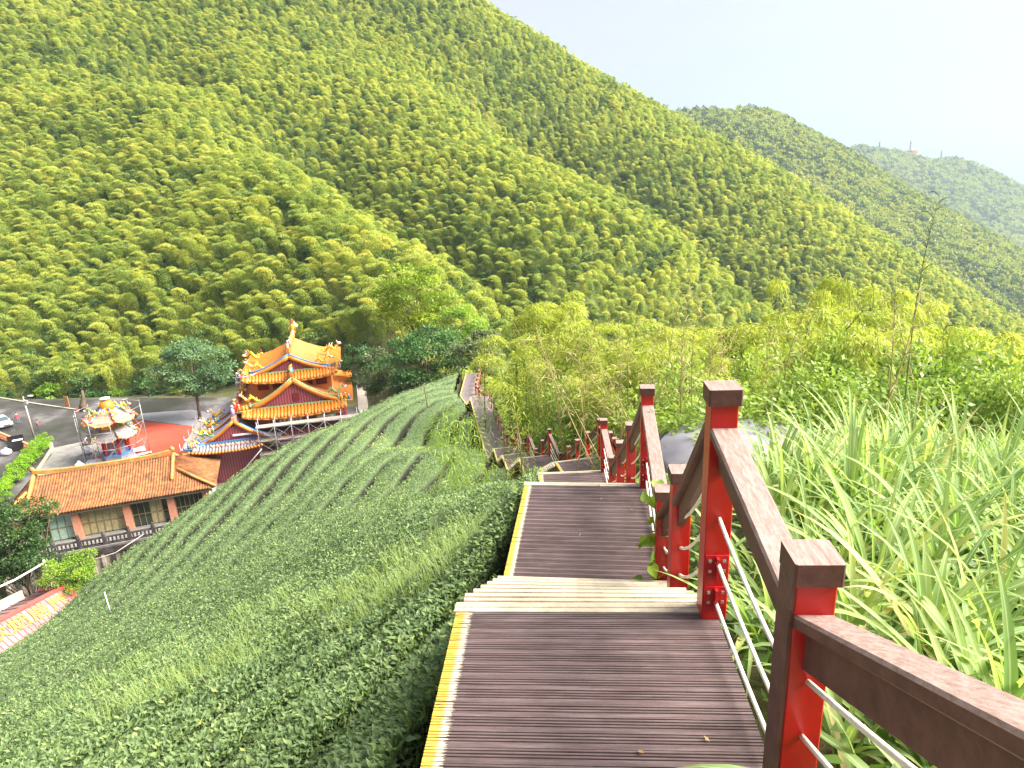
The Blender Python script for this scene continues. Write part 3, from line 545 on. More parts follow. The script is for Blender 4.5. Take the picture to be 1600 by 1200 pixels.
nodes = [(a, b, z, yawL[i], yawL[i]) for i, (a, b, z) in enumerate(LAND)] + [(LONG[0], LONG[-1], LONGZ, hd(LONG[0], LONG[1]), hd(LONG[1], LONG[2])), (LAST[0], LAST[-1], LASTZ, hd(LAST[0], LAST[1]), hd(LAST[1], LAST[2]))]
# flight climbing behind the camera
flight((.02, -1.0), yawL[0], -.53 + .157, (.17, 1.42), yawL[0], -2.1)
for p, q in zip(nodes[:-1], nodes[1:]): flight(p[1], p[4], p[2], q[0], q[3], q[2])
# ---- posts
TALL, SHORT = 1.10, .90
posts = []            # (x, y, base z, height, tall)
def side(p, ya, o=WD / 2 - .01): return (p[0] + o * math.cos(ya), p[1] + o * math.sin(ya))
def lerp2(a, b, t): return (a[0] + (b[0] - a[0]) * t, a[1] + (b[1] - a[1]) * t)
posts.append((*side((.12, .25), yawL[0]), -1.33, .95, 0, yawL[0])); posts.append((*side((.24, 1.80), yawL[0]), -2.1, .985, 0, yawL[0])); posts.append((*side((.295, 2.86), yawL[0]), -2.1, 1.17, 1, yawL[0]))
for i in range(len(nodes) - 1):
    p, q = nodes[i], nodes[i + 1]; Lh = math.dist(p[1], q[0]); k = max(1, round(Lh / 1.25) - 1)
    for j in range(k):
        f = (j + 1) / (k + 1) if i else .62; c = lerp2(p[1], q[0], f); posts.append((*side(c, p[4] + (q[3] - p[4]) * f), p[2] + (q[2] - p[2]) * f - .05, 1.02, 0, p[4]))
    if i + 1 < 7:
        posts.append((*side(lerp2(q[0], q[1], .06), q[3]), q[2], SHORT, 0, q[3])); posts.append((*side(lerp2(q[0], q[1], .97), q[4]), q[2], TALL, 1, q[4]))
    else:
        pts = LONG if i + 1 == 7 else LAST; z = q[2]
        for s in range(2):
            a, b = pts[s], pts[s + 1]; m_ = max(1, round(math.dist(a, b) / 1.3))
            for j in range(m_ + (s == 1)):
                f = j / m_; last = s == 1 and j == m_; posts.append((*side(lerp2(a, b, f), hd(a, b)), z, TALL if last else .98, int(last), hd(a, b)))
PW = .118
def post_meshes(h, dn):
    mb = MB().beam((0, 0, -dn), (0, 0, h - .07), PW, PW, up=(0, 1, 0), ch=.004); cap = MB().beam((0, 0, h - .075), (0, 0, h), PW + .026, PW + .026, up=(0, 1, 0), ch=.007)
    c = cap; k = len(c.v)
    fac = MB().box((-PW / 2 - .013, -PW / 2 + .002, -dn + .01), (-PW / 2 - .001, PW / 2 - .002, h - .078))
    return mb.mesh('post', M_red), cap.mesh('cap', M_rail), fac.mesh('side_board', M_rail)
pm = {}
br = MB()
br.box((-.052, -PW / 2 - .008, -.055), (.052, -PW / 2 - .001, .055)); br.box((-.006, -PW / 2 - .035, -.06), (.006, -PW / 2 - .009, .05))
bolts = MB()
for sx in (-.033, .033):
    for sz in (-.025, .028): bolts.box((sx - .007, -PW / 2 - .016, sz - .007), (sx + .007, -PW / 2 - .009, sz + .007))
ME_br = br.mesh('bracket', M_redbr); ME_bolt = bolts.mesh('bolts', M_bolt)
tops = []
for x, y, z, h, tall, ya in posts:
    fl = h in (1.02, .95); h_ = h; h = (h, fl)
    if h not in pm: pm[h] = post_meshes(h_, .28 if fl else .0)
    o = mobj('post', pm[h][0], rail, loc=(x, y, z), rz=ya); mobj('cap', pm[h][1], o); (len(tops) == 1 and mobj('side_board', pm[h][2], o))
    if tall:
        for bz in (.30, .13): mobj('bracket', ME_br, o, loc=(0, 0, bz)); mobj('bolts', ME_bolt, o, loc=(0, 0, bz))
    tops.append((Vector((x, y, z)), h_))
for i in range(len(tops) - 1):
    (a, ha), (b, hb) = tops[i], tops[i + 1]; d = (b - a); d.z = 0; u = d.normalized()
    A = a + u * (PW / 2 - .004) + Vector((0, 0, ha - .205)); B = b - u * (PW / 2 - .004) + Vector((0, 0, hb - .205))
    # each rail has its own local frame so that the grain follows it
    o = empty('handrail', tuple(A), parent=rail); R_ = B - A
    MB().beam((0, 0, 0), R_, .122, .05, ch=.009, vert_ends=True).build('top_board', M_rail, o)
    MB().beam((0, 0, -.098), R_ + Vector((0, 0, -.098)), .04, .144, vert_ends=True).build('lower_board', M_rail, o)
    hr = [.66, .46, .27, .09] if i else [.55, .34]
    for q in hr:
        P0 = a + Vector((0, 0, q * ha / .98)) + u * .03; P1 = b + Vector((0, 0, q * hb / .98)) - u * .03; sg = random.uniform(.015, .03) if i < 2 else random.uniform(.03, .08)
        MB().tube([P0.lerp(P1, t) - Vector((0, 0, sg * 4 * t * (1 - t))) for t in np.linspace(0, 1, 7)], .0095, 6).build('rope', M_rope, rail, True)
# chain hanging beside the second landing, red and white links
ch = empty('plastic_chain', (1.36, 6.2, -2.3)); setp(ch, 'red and white plastic chain hanging on the railing post of the second landing', 'chain')
for k in range(9):
    z = -k * .075; a = k * PI / 2
    MB().tube([(.018 * math.cos(t) * math.cos(a), .018 * math.cos(t) * math.sin(a), z + .045 * math.sin(t)) for t in np.linspace(0, 2 * PI, 11)], .006, 5).build('link', M_rope if k % 2 == 0 else M_red, ch, True)
# ================================================================== TEA SLOPE
def path_dist(x, y):
    pts = [LAND[0][0]] + [q for l in LAND for q in (l[0], l[1])] + list(LONG) + list(LAST); d = np.full(x.shape, 1e9); sgn = np.zeros(x.shape)
    pts = [(.0, -6.0)] + pts[1:]
    for (ax, ay), (bx, by) in zip(pts[:-1], pts[1:]):
        ex, ey = bx - ax, by - ay; t = np.clip(((x - ax) * ex + (y - ay) * ey) / (ex * ex + ey * ey), 0, 1); dd = np.hypot(x - ax - t * ex, y - ay - t * ey)
        cr = ex * (y - ay) - ey * (x - ax); sgn = np.where(dd < d, np.sign(cr), sgn); d = np.minimum(d, dd)
    return d * sgn            # positive on the left of the walkway
DZ = .56
_gy = np.linspace(-6, 66, 289); _gs = np.interp(_gy, [-6, 7, 19, 40, 50, 66], [.5, .5, .05, .04, .75, 1.3]); _gi = np.concatenate([[0], np.cumsum((_gs[1:] + _gs[:-1]) / 2 * np.diff(_gy))])
def tea_phi(x, y, z): return -((x - np.interp(y, _gy, _gi)) + .55 * fbm(x / 8, y / 8, 31, 3)) / 1.45          # rows run along the hill beside the walkway
def tea_prof(x, y, phi):
    f = phi - np.floor(phi); e = np.minimum(f, 1 - f) * 2            # 0 in the furrow, 1 mid row
    g = np.clip(1.0 + .35 * fbm(x / 5, y / 5, 41, 3), .5, 1.05) * (.75 + .25 * sstep(5, 12, np.hypot(x, y)))
    w_ = .17 + .12 * fbm(x / 2.3, y / 2.3, 37, 3) + .14 * sstep(6, 16, -x); pr = np.clip((e - w_) / .13, 0, 1)
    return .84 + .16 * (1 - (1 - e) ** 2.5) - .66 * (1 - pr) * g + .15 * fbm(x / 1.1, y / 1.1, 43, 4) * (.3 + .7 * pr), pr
def tea_mask(x, y, z):
    d = path_dist(x, y); m_ = (d > .70 + .35 * sstep(12, 18, y)) & (y > -1.5) & (z > -25.5) & (y < 57) & (x > -33)
    hole = fbm(x / 3.1, y / 3.1, 47, 3); return m_ & ~((hole > .95) & (np.hypot(x, y) > 12))
M_teal = leafmat('tea_leaf', [(0, (.05, .09, .035)), (.3, (.12, .19, .075)), (.6, (.205, .285, .115)), (.85, (.32, .40, .13)), (1, (.42, .48, .14))], trans=.34, tcol=1.4, rough=.5, spec=.3, noise_scale=.35, noise_amt=.28)
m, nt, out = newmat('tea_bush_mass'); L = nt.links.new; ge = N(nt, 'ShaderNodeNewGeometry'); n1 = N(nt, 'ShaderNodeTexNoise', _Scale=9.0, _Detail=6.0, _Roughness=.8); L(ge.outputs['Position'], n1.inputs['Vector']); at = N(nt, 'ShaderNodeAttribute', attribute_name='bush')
leafc = ramp(nt, n1.outputs['Fac'], [(.35, (.04, .07, .028)), (.5, (.10, .16, .06)), (.68, (.19, .265, .105))]); x_ = N(nt, 'ShaderNodeMix', data_type='RGBA'); L(ramp(nt, at.outputs['Fac'], [(.6, (0, 0, 0)), (.95, (1, 1, 1))]), x_.inputs[0]); x_.inputs[6].default_value = (.022, .022, .012, 1); L(leafc, x_.inputs[7])  # near-black between rows: bare stems and soil, with furrow shade put into the colour
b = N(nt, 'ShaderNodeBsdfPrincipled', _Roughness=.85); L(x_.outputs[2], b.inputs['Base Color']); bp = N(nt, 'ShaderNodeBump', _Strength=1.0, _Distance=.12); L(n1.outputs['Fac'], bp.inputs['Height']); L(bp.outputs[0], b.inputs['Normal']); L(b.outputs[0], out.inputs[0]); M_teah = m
# hull
ra = np.concatenate([np.arange(1.6, 12, .14), np.arange(12, 64, .36)]); aa = np.radians(np.linspace(-64, 14, 760)); RA, AA = np.meshgrid(ra, aa)
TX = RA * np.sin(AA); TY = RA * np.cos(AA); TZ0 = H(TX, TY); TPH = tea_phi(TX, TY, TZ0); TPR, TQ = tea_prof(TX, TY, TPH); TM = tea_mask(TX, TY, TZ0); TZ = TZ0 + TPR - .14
na_, nr_ = TX.shape; ii = np.arange(na_ * nr_).reshape(na_, nr_); TF = np.stack([ii[:-1, :-1], ii[1:, :-1], ii[1:, 1:], ii[:-1, 1:]], -1).reshape(-1, 4)
fm = TM.ravel()[TF].all(1); TF = TF[fm]; frow = np.floor(TPH.ravel()[TF].mean(1)).astype(int); TV = np.stack([TX, TY, TZ], -1).reshape(-1, 3)
# leaves: density falls with distance, size grows
K = 120000.; nle = int(K * math.radians(78) * math.log(60 / 2.0)); r = 2.0 * np.exp(rng.random(nle) * math.log(60 / 2.0)); a = np.radians(rng.uniform(-64, 14, nle))
lx, ly = r * np.sin(a), r * np.cos(a); lz = H(lx, ly); ok = tea_mask(lx, ly, lz)
wx, wy, wt = proj(np.stack([lx, ly, lz + .5], 1)); ok &= (wx > -260) & (wx < 1000) & (wy < 1500)
lx, ly, lz, r = lx[ok], ly[ok], lz[ok], r[ok]; ph = tea_phi(lx, ly, lz); pr, pq = tea_prof(lx, ly, ph); kk = rng.random(len(lx)) < np.where(pq < .75, .0, 1.0); lx, ly, lz, r, ph, pr = [q[kk] for q in (lx, ly, lz, r, ph, pr)]
n = len(lx); P = np.stack([lx, ly, lz + pr - rng.random(n) ** 2 * .16 - .02], 1)
size = np.clip(.0062 * r ** .62 + .044, .05, .13) * rng.uniform(.7, 1.3, n)
e = .12; gxv = (tea_prof(lx + e, ly, tea_phi(lx + e, ly, lz))[0] - pr) / e; gyv = (tea_prof(lx, ly + e, tea_phi(lx, ly + e, lz))[0] - pr) / e
az = rng.uniform(0, 2 * PI, n); el = rng.normal(.45, .45, n); D = np.stack([np.cos(az) * np.cos(el), np.sin(az) * np.cos(el), np.sin(el)], 1)
nr = np.stack([-gxv * .5, -gyv * .5, np.ones(n)], 1) + rvec(n, .35)
weed = sstep(.30, .55, fbm(lx / 4.5 + .6 * ly / 4.5, ly / 7 - .4 * lx / 7, 61, 3)); tint = np.clip(.36 + rng.normal(0, .16, n) + .35 * weed + .25 * (rng.random(n) < .07), 0, 1)
V, F = leaves(P, D, nr, size, size * .46, fold=.25, curl=.12); row = np.floor(ph).astype(int)
lr = np.repeat(row, 2); lt = np.repeat(tint, 2); rows = sorted(set(frow.tolist()))
rows = [q for q in rows if (frow == q).sum() > 40]; print('tea leaves', n, 'rows', len(rows))
for c, q in enumerate(rows):
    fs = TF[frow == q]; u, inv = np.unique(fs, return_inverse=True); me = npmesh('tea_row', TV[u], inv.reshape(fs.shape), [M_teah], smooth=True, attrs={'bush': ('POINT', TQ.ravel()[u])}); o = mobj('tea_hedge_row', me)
    setp(o, 'clipped green tea hedge, the %s row counted from the stairway outwards' % ordinal(c), 'tea hedge', 'tea hedge rows on the slope')
    sel = np.where(row == q)[0]
    if len(sel):
        vi = (sel[:, None] * 4 + np.arange(4)).ravel(); fi = np.arange(len(sel))[:, None] * 4; ff = np.concatenate([fi + np.array([[0, 1, 2]]), fi + np.array([[0, 2, 3]])], 1).reshape(-1, 3)
        mobj('foliage', npmesh('foliage', V[vi], ff, [M_teal], attrs={'tint': ('FACE', np.repeat(tint[sel], 2))}), o)
# pale weed grass growing through the tea in drifts
def blades(P, D, Ln, Wd, seg=4, droop=.9, seed=0):
    """bent grass blades, three verts across (folded). returns V,F,uv"""
    r = np.random.default_rng(seed); n = len(P); D = unit(D); side_ = unit(np.cross(D, np.array([0, 0, 1.0])) + 1e-6); out = unit(D * np.array([1, 1, 0]) + r.normal(0, .05, (n, 3)) * np.array([1, 1, 0]))
    Ln = np.broadcast_to(Ln, (n,)); Wd = np.broadcast_to(Wd, (n,)); dr = droop * r.uniform(.4, 1.5, n); pts = []; p = P.copy(); d = D.copy()
    V = np.empty((n, seg + 1, 3, 3)); UV = np.empty((n, seg + 1, 3, 2))
    for s in range(seg + 1):
        v = s / seg; w = Wd * (.55 + .9 * v if v < .35 else .87 * (1 - ((v - .35) / .65) ** 1.8) + .01) * .5
        sd_ = unit(np.cross(d, out * .02 + np.array([0, 0, 1.0]))); nn = np.cross(sd_, d)
        for c, sg in enumerate((-1, 0, 1)):
            V[:, s, c] = p + sd_ * (sg * w)[:, None] + nn * ((abs(sg)) * w * .35)[:, None]; UV[:, s, c, 0] = c * .5; UV[:, s, c, 1] = v
        p = p + d * (Ln / seg)[:, None]; d = unit(d + (out * .35 - np.array([0, 0, 1.0]) * .75) * (dr * (.25 + .9 * v) / seg * 2)[:, None])
    i = np.arange(n * (seg + 1) * 3).reshape(n, seg + 1, 3); F = np.stack([i[:, :-1, :-1], i[:, :-1, 1:], i[:, 1:, 1:], i[:, 1:, :-1]], -1).reshape(-1, 4)
    return V.reshape(-1, 3), F, UV.reshape(-1, 2)
M_weed = leafmat('weed_grass', [(0, (.15, .25, .06)), (.5, (.26, .36, .11)), (1, (.38, .43, .17))], trans=.4, rough=.6)
nw = 70000; a = np.radians(rng.uniform(-55, 2, nw)); r = 3 * np.exp(rng.random(nw) * math.log(14)); wx_, wy_ = r * np.sin(a), r * np.cos(a); wz_ = H(wx_, wy_)
pX, pY, pT = proj(np.stack([wx_, wy_, wz_ + 1.0], 1)); band = np.abs((pY - 1060) + (pX - 200) * .40) < 42 + 30 * fbm(pX / 90, pY / 60, 5); band &= (pX > 60) & (pX < 790)
spots = fbm(wx_ / 2.2, wy_ / 2.2, 91, 3) > .50
k = ((band & (fbm(wx_ / 1.6, wy_ / 1.6, 93, 3) > -.05) & (rng.random(nw) < .75)) | (spots & (rng.random(nw) < .6))) & (path_dist(wx_, wy_) > .75) & tea_mask(wx_, wy_, wz_); wx_, wy_, wz_, r = wx_[k], wy_[k], wz_[k], r[k]; n = len(wx_); P = np.stack([wx_, wy_, wz_ + .72], 1)
V, F, uv = blades(P, rvec(n, .35) + np.array([0, 0, 1.0]), rng.uniform(.3, .62, n), .003 + .0006 * r, 3, 1.0, 3)
o = mobj('weed_grass', npmesh('weed_grass', V, F, [M_weed], attrs={'tint': ('FACE', np.repeat(np.clip(rng.normal(.5, .2, n), 0, 1), 6))})); setp(o, 'pale yellow-green weed grass growing in drifts through the tea', 'grass', kind='stuff')
# ================================================================== TREES, THICKET, GRASS
M_bark = solid('bark', (.12, .085, .06), .9, .4, 6, .4)
def trunk_mb(cs, H_, r0, base=(0, 0, 0), bend=.4):
    mb = MB(); b = Vector(base); top = Vector((random.uniform(-bend, bend), random.uniform(-bend, bend), H_)); mb.tube([b, b.lerp(top, .35) + Vector((.1 * bend, .2 * bend, 0)), b.lerp(top, .7), top], [r0, r0 * .8, r0 * .6, r0 * .25], 7)
    for c in cs[::2]:
        s = b.lerp(top, random.uniform(.4, .85)); e = Vector(c) + Vector((0, 0, H_)); mb.tube([s, s.lerp(e, .5) + Vector((0, 0, -.08 * (e - s).length)), e], [r0 * .35, r0 * .22, r0 * .07], 5)
    return mb
def tree(name, label, cat, base, H_, R, nleaf, lsz, mat, seed, group=None, **kw):
    """crown centre H_ above the base"""
    o = empty(name, tuple(base)); setp(o, label, cat, group); V, F, T, cs = tree_crown(seed, R, nleaf, lsz, **kw); V = V + np.array([0, 0, H_])
    mobj('crown', npmesh('crown', V, F, [mat], attrs={'tint': ('FACE', T)}), o); trunk_mb(cs, H_, max(.06, .035 * R[0]) if R[0] < 3 else .05 * R[0]).build('trunk', M_bark, o, True); return o
def gpt(px, py, t, dz=0.0):
    p = W(px, py, t); return np.array([p[0], p[1], float(H(np.array(p[0]), np.array(p[1]))) + dz])
def lm(name, lo, mid, hi, **kw): return leafmat(name, [(0, lo), (.5, mid), (1, hi)], **{**dict(trans=.33, tcol=1.4), **kw})
M_tblue = lm('bluish_leaf', (.035, .08, .04), (.10, .19, .085), (.20, .31, .14)); M_tdark = lm('dark_leaf', (.018, .05, .018), (.06, .14, .04), (.13, .24, .06)); M_tyel = lm('yellow_green_leaf', (.09, .15, .02), (.22, .31, .03), (.38, .46, .05), trans=.45)
M_tgrey = lm('grey_green_leaf', (.05, .075, .03), (.13, .17, .075), (.27, .30, .16)); M_tpine = lm('conifer_leaf', (.012, .035, .012), (.035, .08, .02), (.085, .15, .035), trans=.2); M_tlime = lm('clipped_shrub_leaf', (.07, .17, .01), (.19, .38, .015), (.35, .52, .04), trans=.4); M_tvine = lm('vine_leaf', (.06, .13, .01), (.17, .30, .03), (.32, .44, .06), trans=.4)
def tree_at(name, label, cat, px_, py_, t, R, nleaf, lsz, mat, seed, **kw):
    c = W(px_, py_, t); gz = min(float(H(np.array(c[0]), np.array(c[1]))), c[2] - R[2] * .6); return tree(name, label, cat, (c[0], c[1], gz), c[2] - gz, R, nleaf, lsz, mat, seed, **kw)
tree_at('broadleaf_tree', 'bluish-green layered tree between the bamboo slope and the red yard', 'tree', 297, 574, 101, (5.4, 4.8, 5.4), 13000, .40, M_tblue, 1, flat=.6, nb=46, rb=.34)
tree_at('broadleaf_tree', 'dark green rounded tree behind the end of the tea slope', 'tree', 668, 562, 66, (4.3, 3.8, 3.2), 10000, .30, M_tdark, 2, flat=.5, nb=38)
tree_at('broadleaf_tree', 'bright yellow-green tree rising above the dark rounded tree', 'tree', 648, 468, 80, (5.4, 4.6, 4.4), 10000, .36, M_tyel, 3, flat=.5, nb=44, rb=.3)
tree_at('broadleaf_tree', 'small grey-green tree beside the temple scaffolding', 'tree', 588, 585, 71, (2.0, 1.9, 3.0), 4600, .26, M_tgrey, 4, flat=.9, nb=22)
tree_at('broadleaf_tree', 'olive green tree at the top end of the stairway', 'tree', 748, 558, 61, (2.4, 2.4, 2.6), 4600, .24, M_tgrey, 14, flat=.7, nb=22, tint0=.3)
tree_at('broadleaf_tree', 'dark green tree growing close behind the temple', 'tree', 560, 572, 90, (2.6, 2.6, 3.4), 3600, .3, M_tdark, 15, flat=.7, nb=18, tint0=.25)
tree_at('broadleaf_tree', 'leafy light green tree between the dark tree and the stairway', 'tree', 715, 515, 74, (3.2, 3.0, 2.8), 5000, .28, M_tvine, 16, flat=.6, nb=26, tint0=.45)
tree_at('conifer_tree', 'large dark green conifer in front of the tiled hall at the picture edge', 'tree', 18, 842, 55, (3.9, 3.8, 5.0), 17000, .24, M_tpine, 5, flat=.7, nb=70, rb=.22, hollow=.35)
tree_at('vine_bush', 'bright green vine-covered bush between the shed and the tiled hall', 'bush', 112, 897, 52, (2.1, 1.9, 1.7), 6500, .17, M_tvine, 6, flat=.7, nb=28)
HP = [(70, 690), (64, 697), (56, 705), (48, 714), (40, 722), (31, 732), (21, 744), (10, 757), (2, 776)]
for i, (qx, qy) in enumerate(HP):
    p = W(qx, qy, 1); p = p * ((PLZ + .9) / p[2]); tree('clipped_shrub', 'rounded lime green clipped shrub, %s from the lamp post in the yard hedge' % ordinal(i), 'shrub', (p[0], p[1], PLZ), 1.15, (1.15, 1.1, .95), 1900, .16, M_tlime, 20 + i, 'clipped shrubs lining the yard', flat=.95, nb=14, rb=.42)
# undergrowth along the foot of the bamboo
nfo = 34
ug = [tuple(W(qx, 0, 1)) for qx in ()]
bx = np.linspace(-118, -14, nfo); by = np.interp(bx, [-118, -75, -45, -22, -14], [121.5, 115.5, 112, 106, 96]) + rng.uniform(-1.5, 2.5, nfo)
pv = []
for s in range(4):
    V, F, T, cs = tree_crown(60 + s, (2.0, 1.7, 1.5), 900, .32, nb=12, flat=.8, tint0=.35); pv.append(npmesh('foliage', V + np.array([0, 0, 1.1]), F, [M_tdark if s < 3 else M_tvine], attrs={'tint': ('FACE', T)}))
ME_ustem = MB().tube([(0, 0, 0), (.1, 0, .6), (.0, .1, 1.2)], [.08, .06, .03], 5).mesh('stem', M_bark)
for i in range(nfo):
    o = empty('understorey_bush', (bx[i], by[i], float(H(np.array(bx[i]), np.array(by[i])))), random.uniform(0, 6)); o.scale = (random.uniform(.7, 1.5),) * 3
    setp(o, 'low dark green bush along the bank behind the temple yard', 'bush', 'bushes along the bank behind the yard'); mobj('foliage', pv[i % 4], o); mobj('stem', ME_ustem, o)
# ---------------------------------------------------------------- thicket right of the stairway
M_fea = leafmat('feathery_bamboo_leaf', [(0, (.13, .19, .03)), (.4, (.27, .33, .05)), (.75, (.40, .44, .09)), (1, (.48, .42, .17))], trans=.45, rand=.3, noise_scale=.25, noise_amt=.18)
fv = []; fc = []
for s in range(5):
    V, F, T, cu = bamboo_crown(500 + s, n=8200, height=6.0, lean=1.1 + .3 * s, spines=9, ll=.19, lw=.032, tw=.62, start=.06, hang=.28, sprd=.5); fv.append(npmesh('crown', V, F, [M_fea], attrs={'tint': ('FACE', T)})); mb = MB()
    for c in cu: mb.tube(c, [.03, .03, .028, .025, .02, .015, .01, .004], 5)
    fc.append(mb.mesh('culm', M_culm, True))
OUT = ([740, 800, 830, 900, 950, 1000, 1050, 1100, 1150, 1220, 1270, 1320, 1380, 1430, 1500, 1600, 1660], [535, 490, 484, 505, 532, 528, 505, 512, 525, 508, 474, 462, 470, 495, 525, 560, 580])
kfe = 0
for lay, (tA, tB, dy, stp) in enumerate([(34, 44, 0, 46), (25, 33, 22, 50), (18, 23, 62, 70)]):
    for px_ in np.arange(770 + 20 * lay + (70 if lay == 2 else 0), 1680, stp):
        px_ = px_ + random.uniform(-14, 14); t = random.uniform(tA, tB); p = W(px_, np.interp(px_, *OUT) + dy + random.uniform(-12, 20), t)
        if path_dist(np.array(p[0]), np.array(p[1])) > -2.2: 
            t = tB; p = W(px_, np.interp(px_, *OUT) + dy, t)
            if path_dist(np.array(p[0]), np.array(p[1])) > -1.8: continue
        gz = float(H(np.array(p[0]), np.array(p[1]))); hgt = p[2] - gz
        if hgt < 1.2: continue
        o = empty('feathery_bamboo', (p[0], p[1], gz - .1), random.uniform(0, 6.28)); sx = min(max(hgt / 6.0, .45), 1.5) * random.uniform(.9, 1.05); o.scale = (max(sx, .6),) * 2 + (hgt / 5.9,)
        setp(o, 'feathery light green bamboo in the thicket beyond the railing', 'bamboo', 'feathery bamboo of the thicket'); v = kfe % 5; mobj('crown', fv[v], o); mobj('culm', fc[v], o); kfe += 1
# broadleaf shrubs in the thicket
M_shr = lm('thicket_leaf', (.08, .15, .025), (.22, .32, .055), (.38, .47, .11), rand=.25, trans=.4); M_shd = lm('thicket_dark_leaf', (.03, .08, .012), (.10, .19, .03), (.22, .32, .06), trans=.35)
sv = []; 
for s in range(4):
    V, F, T, cs = tree_crown(700 + s, (1.5, 1.4, 1.3), 3600, .11, nb=30, flat=.8, rb=.33, hollow=.4); sv.append((npmesh('crown', V + np.array([0, 0, 1.35]), F, [M_shd if s == 3 else M_shr], attrs={'tint': ('FACE', T)}), trunk_mb(cs, 1.35, .05).mesh('trunk', M_bark, True)))
SH = [(860, 640, 27), (905, 600, 30), (950, 660, 20), (985, 600, 26), (1040, 640, 17), (1075, 560, 25), (1100, 620, 16), (1150, 545, 26), (1170, 600, 18), (1215, 580, 19), (1250, 545, 22), (1290, 600, 15), (1310, 560, 18), (1370, 580, 16), (1400, 545, 20), (1440, 590, 15), (1490, 560, 18), (1530, 600, 14.5), (1570, 575, 17), (1610, 600, 15), (1140, 650, 14), (1230, 630, 14), (1350, 620, 14.5), (1480, 620, 14), (920, 650, 24), (825, 650, 33), (840, 610, 38), (800, 600, 44), (1590, 630, 13), (1420, 625, 13.5), (1290, 640, 13.5), (1060, 600, 21), (1020, 690, 14.5), (965, 690, 19), (1130, 690, 12.8), (890, 690, 27), (870, 665, 31)]
for i, (a_, b_, t) in enumerate(SH):
    p = W(a_, b_, t); gz = float(H(np.array(p[0]), np.array(p[1]))); hgt = max(p[2] - gz + .9, 1.2)
    if path_dist(np.array(p[0]), np.array(p[1])) > -1.7: continue
    o = empty('thicket_shrub', (p[0], p[1], gz - .1), random.uniform(0, 6.28)); o.scale = (random.uniform(.9, 1.35),) * 2 + (hgt / 2.7,); setp(o, 'leafy green shrub in the thicket beyond the railing', 'shrub', 'leafy shrubs of the thicket'); mobj('crown', sv[i % 4][0], o); mobj('trunk', sv[i % 4][1], o)
# undergrowth leaves covering the right bank
def ground_leaves(name, label, n, x0, x1, y0, y1, hh, ls, mat, dens=None, seed=3):
    x = rng.uniform(x0, x1, n); y = rng.uniform(y0, y1, n) ; d = path_dist(x, y); k = (d < -.72); x, y = x[k], y[k]; z = H(x, y); n = len(x); r = np.hypot(x, y); P = np.stack([x, y, z + rng.random(n) * hh * (.6 + .8 * vnoise(x / .9, y / .9, seed))], 1)
    az = rng.uniform(0, 2 * PI, n); D = np.stack([np.cos(az), np.sin(az), rng.normal(-.1, .4, n)], 1); s = ls * (1 + .03 * r) * rng.uniform(.6, 1.4, n); V, F = leaves(P, D, rvec(n, .45) + np.array([0, 0, 1]), s, s * .7, curl=.15)
    o = mobj(name, npmesh(name, V, F, [mat], attrs={'tint': ('FACE', np.clip(rng.normal(.42, .2, n), 0, 1))})); setp(o, label, 'undergrowth', kind='stuff')
ground_leaves('undergrowth', 'low leafy ground cover on the bank beside the railing', 26000, .9, 30, .6, 26, .45, .085, M_shd)
ground_leaves('undergrowth', 'close-growing leaves at the foot of the silver grass beside the landings', 12000, .9, 5.5, .6, 9, .5, .06, M_shd)
ground_leaves('undergrowth', 'dense leafy scrub filling the slope behind the thicket', 30000, -2, 50, 22, 62, .9, .17, M_shr)
# ---------------------------------------------------------------- tall silver grass
def grassmat():
    m, nt, out = newmat('silver_grass_blade'); L = nt.links.new; a = N(nt, 'ShaderNodeAttribute', attribute_name='tint'); uvn = N(nt, 'ShaderNodeUVMap'); sx = N(nt, 'ShaderNodeSeparateXYZ'); L(uvn.outputs[0], sx.inputs[0])
    c = ramp(nt, a.outputs['Fac'], [(0, (.09, .19, .04)), (.4, (.20, .315, .10)), (.7, (.33, .43, .16)), (.9, (.45, .49, .16)), (1, (.55, .47, .22))])
    tip = ramp(nt, sx.outputs['Y'], [(.0, (.75, .8, .7)), (.5, (1, 1, 1)), (.85, (1.0, 1.0, 1.0)), (1, (1.0, .72, .42))]); mm = N(nt, 'ShaderNodeMix', data_type='RGBA', blend_type='MULTIPLY'); mm.inputs[0].default_value = 1; L(c, mm.inputs[6]); L(tip, mm.inputs[7])
    d = N(nt, 'ShaderNodeMath', operation='SUBTRACT'); d.inputs[1].default_value = .5; L(sx.outputs['X'], d.inputs[0]); ab = N(nt, 'ShaderNodeMath', operation='ABSOLUTE'); L(d.outputs[0], ab.inputs[0]); rib = ramp(nt, ab.outputs[0], [(.05, (1, 1, 1)), (.09, (0, 0, 0))])
    x = N(nt, 'ShaderNodeMix', data_type='RGBA'); L(rib, x.inputs[0]); L(mm.outputs[2], x.inputs[6]); x.inputs[7].default_value = (.42, .50, .27, 1)
    b = N(nt, 'ShaderNodeBsdfPrincipled', _Roughness=.55); b.inputs['Specular IOR Level'].default_value = .22; L(x.outputs[2], b.inputs['Base Color']); t = N(nt, 'ShaderNodeBsdfTranslucent'); g2 = N(nt, 'ShaderNodeMix', data_type='RGBA', blend_type='MULTIPLY'); g2.inputs[0].default_value = 1; L(x.outputs[2], g2.inputs[6]); g2.inputs[7].default_value = (1.5, 1.5, .8, 1); L(g2.outputs[2], t.inputs[0])
    mx = N(nt, 'ShaderNodeMixShader'); mx.inputs[0].default_value = .38; L(b.outputs[0], mx.inputs[1]); L(t.outputs[0], mx.inputs[2]); L(mx.outputs[0], out.inputs[0]); return m
M_grass = grassmat()
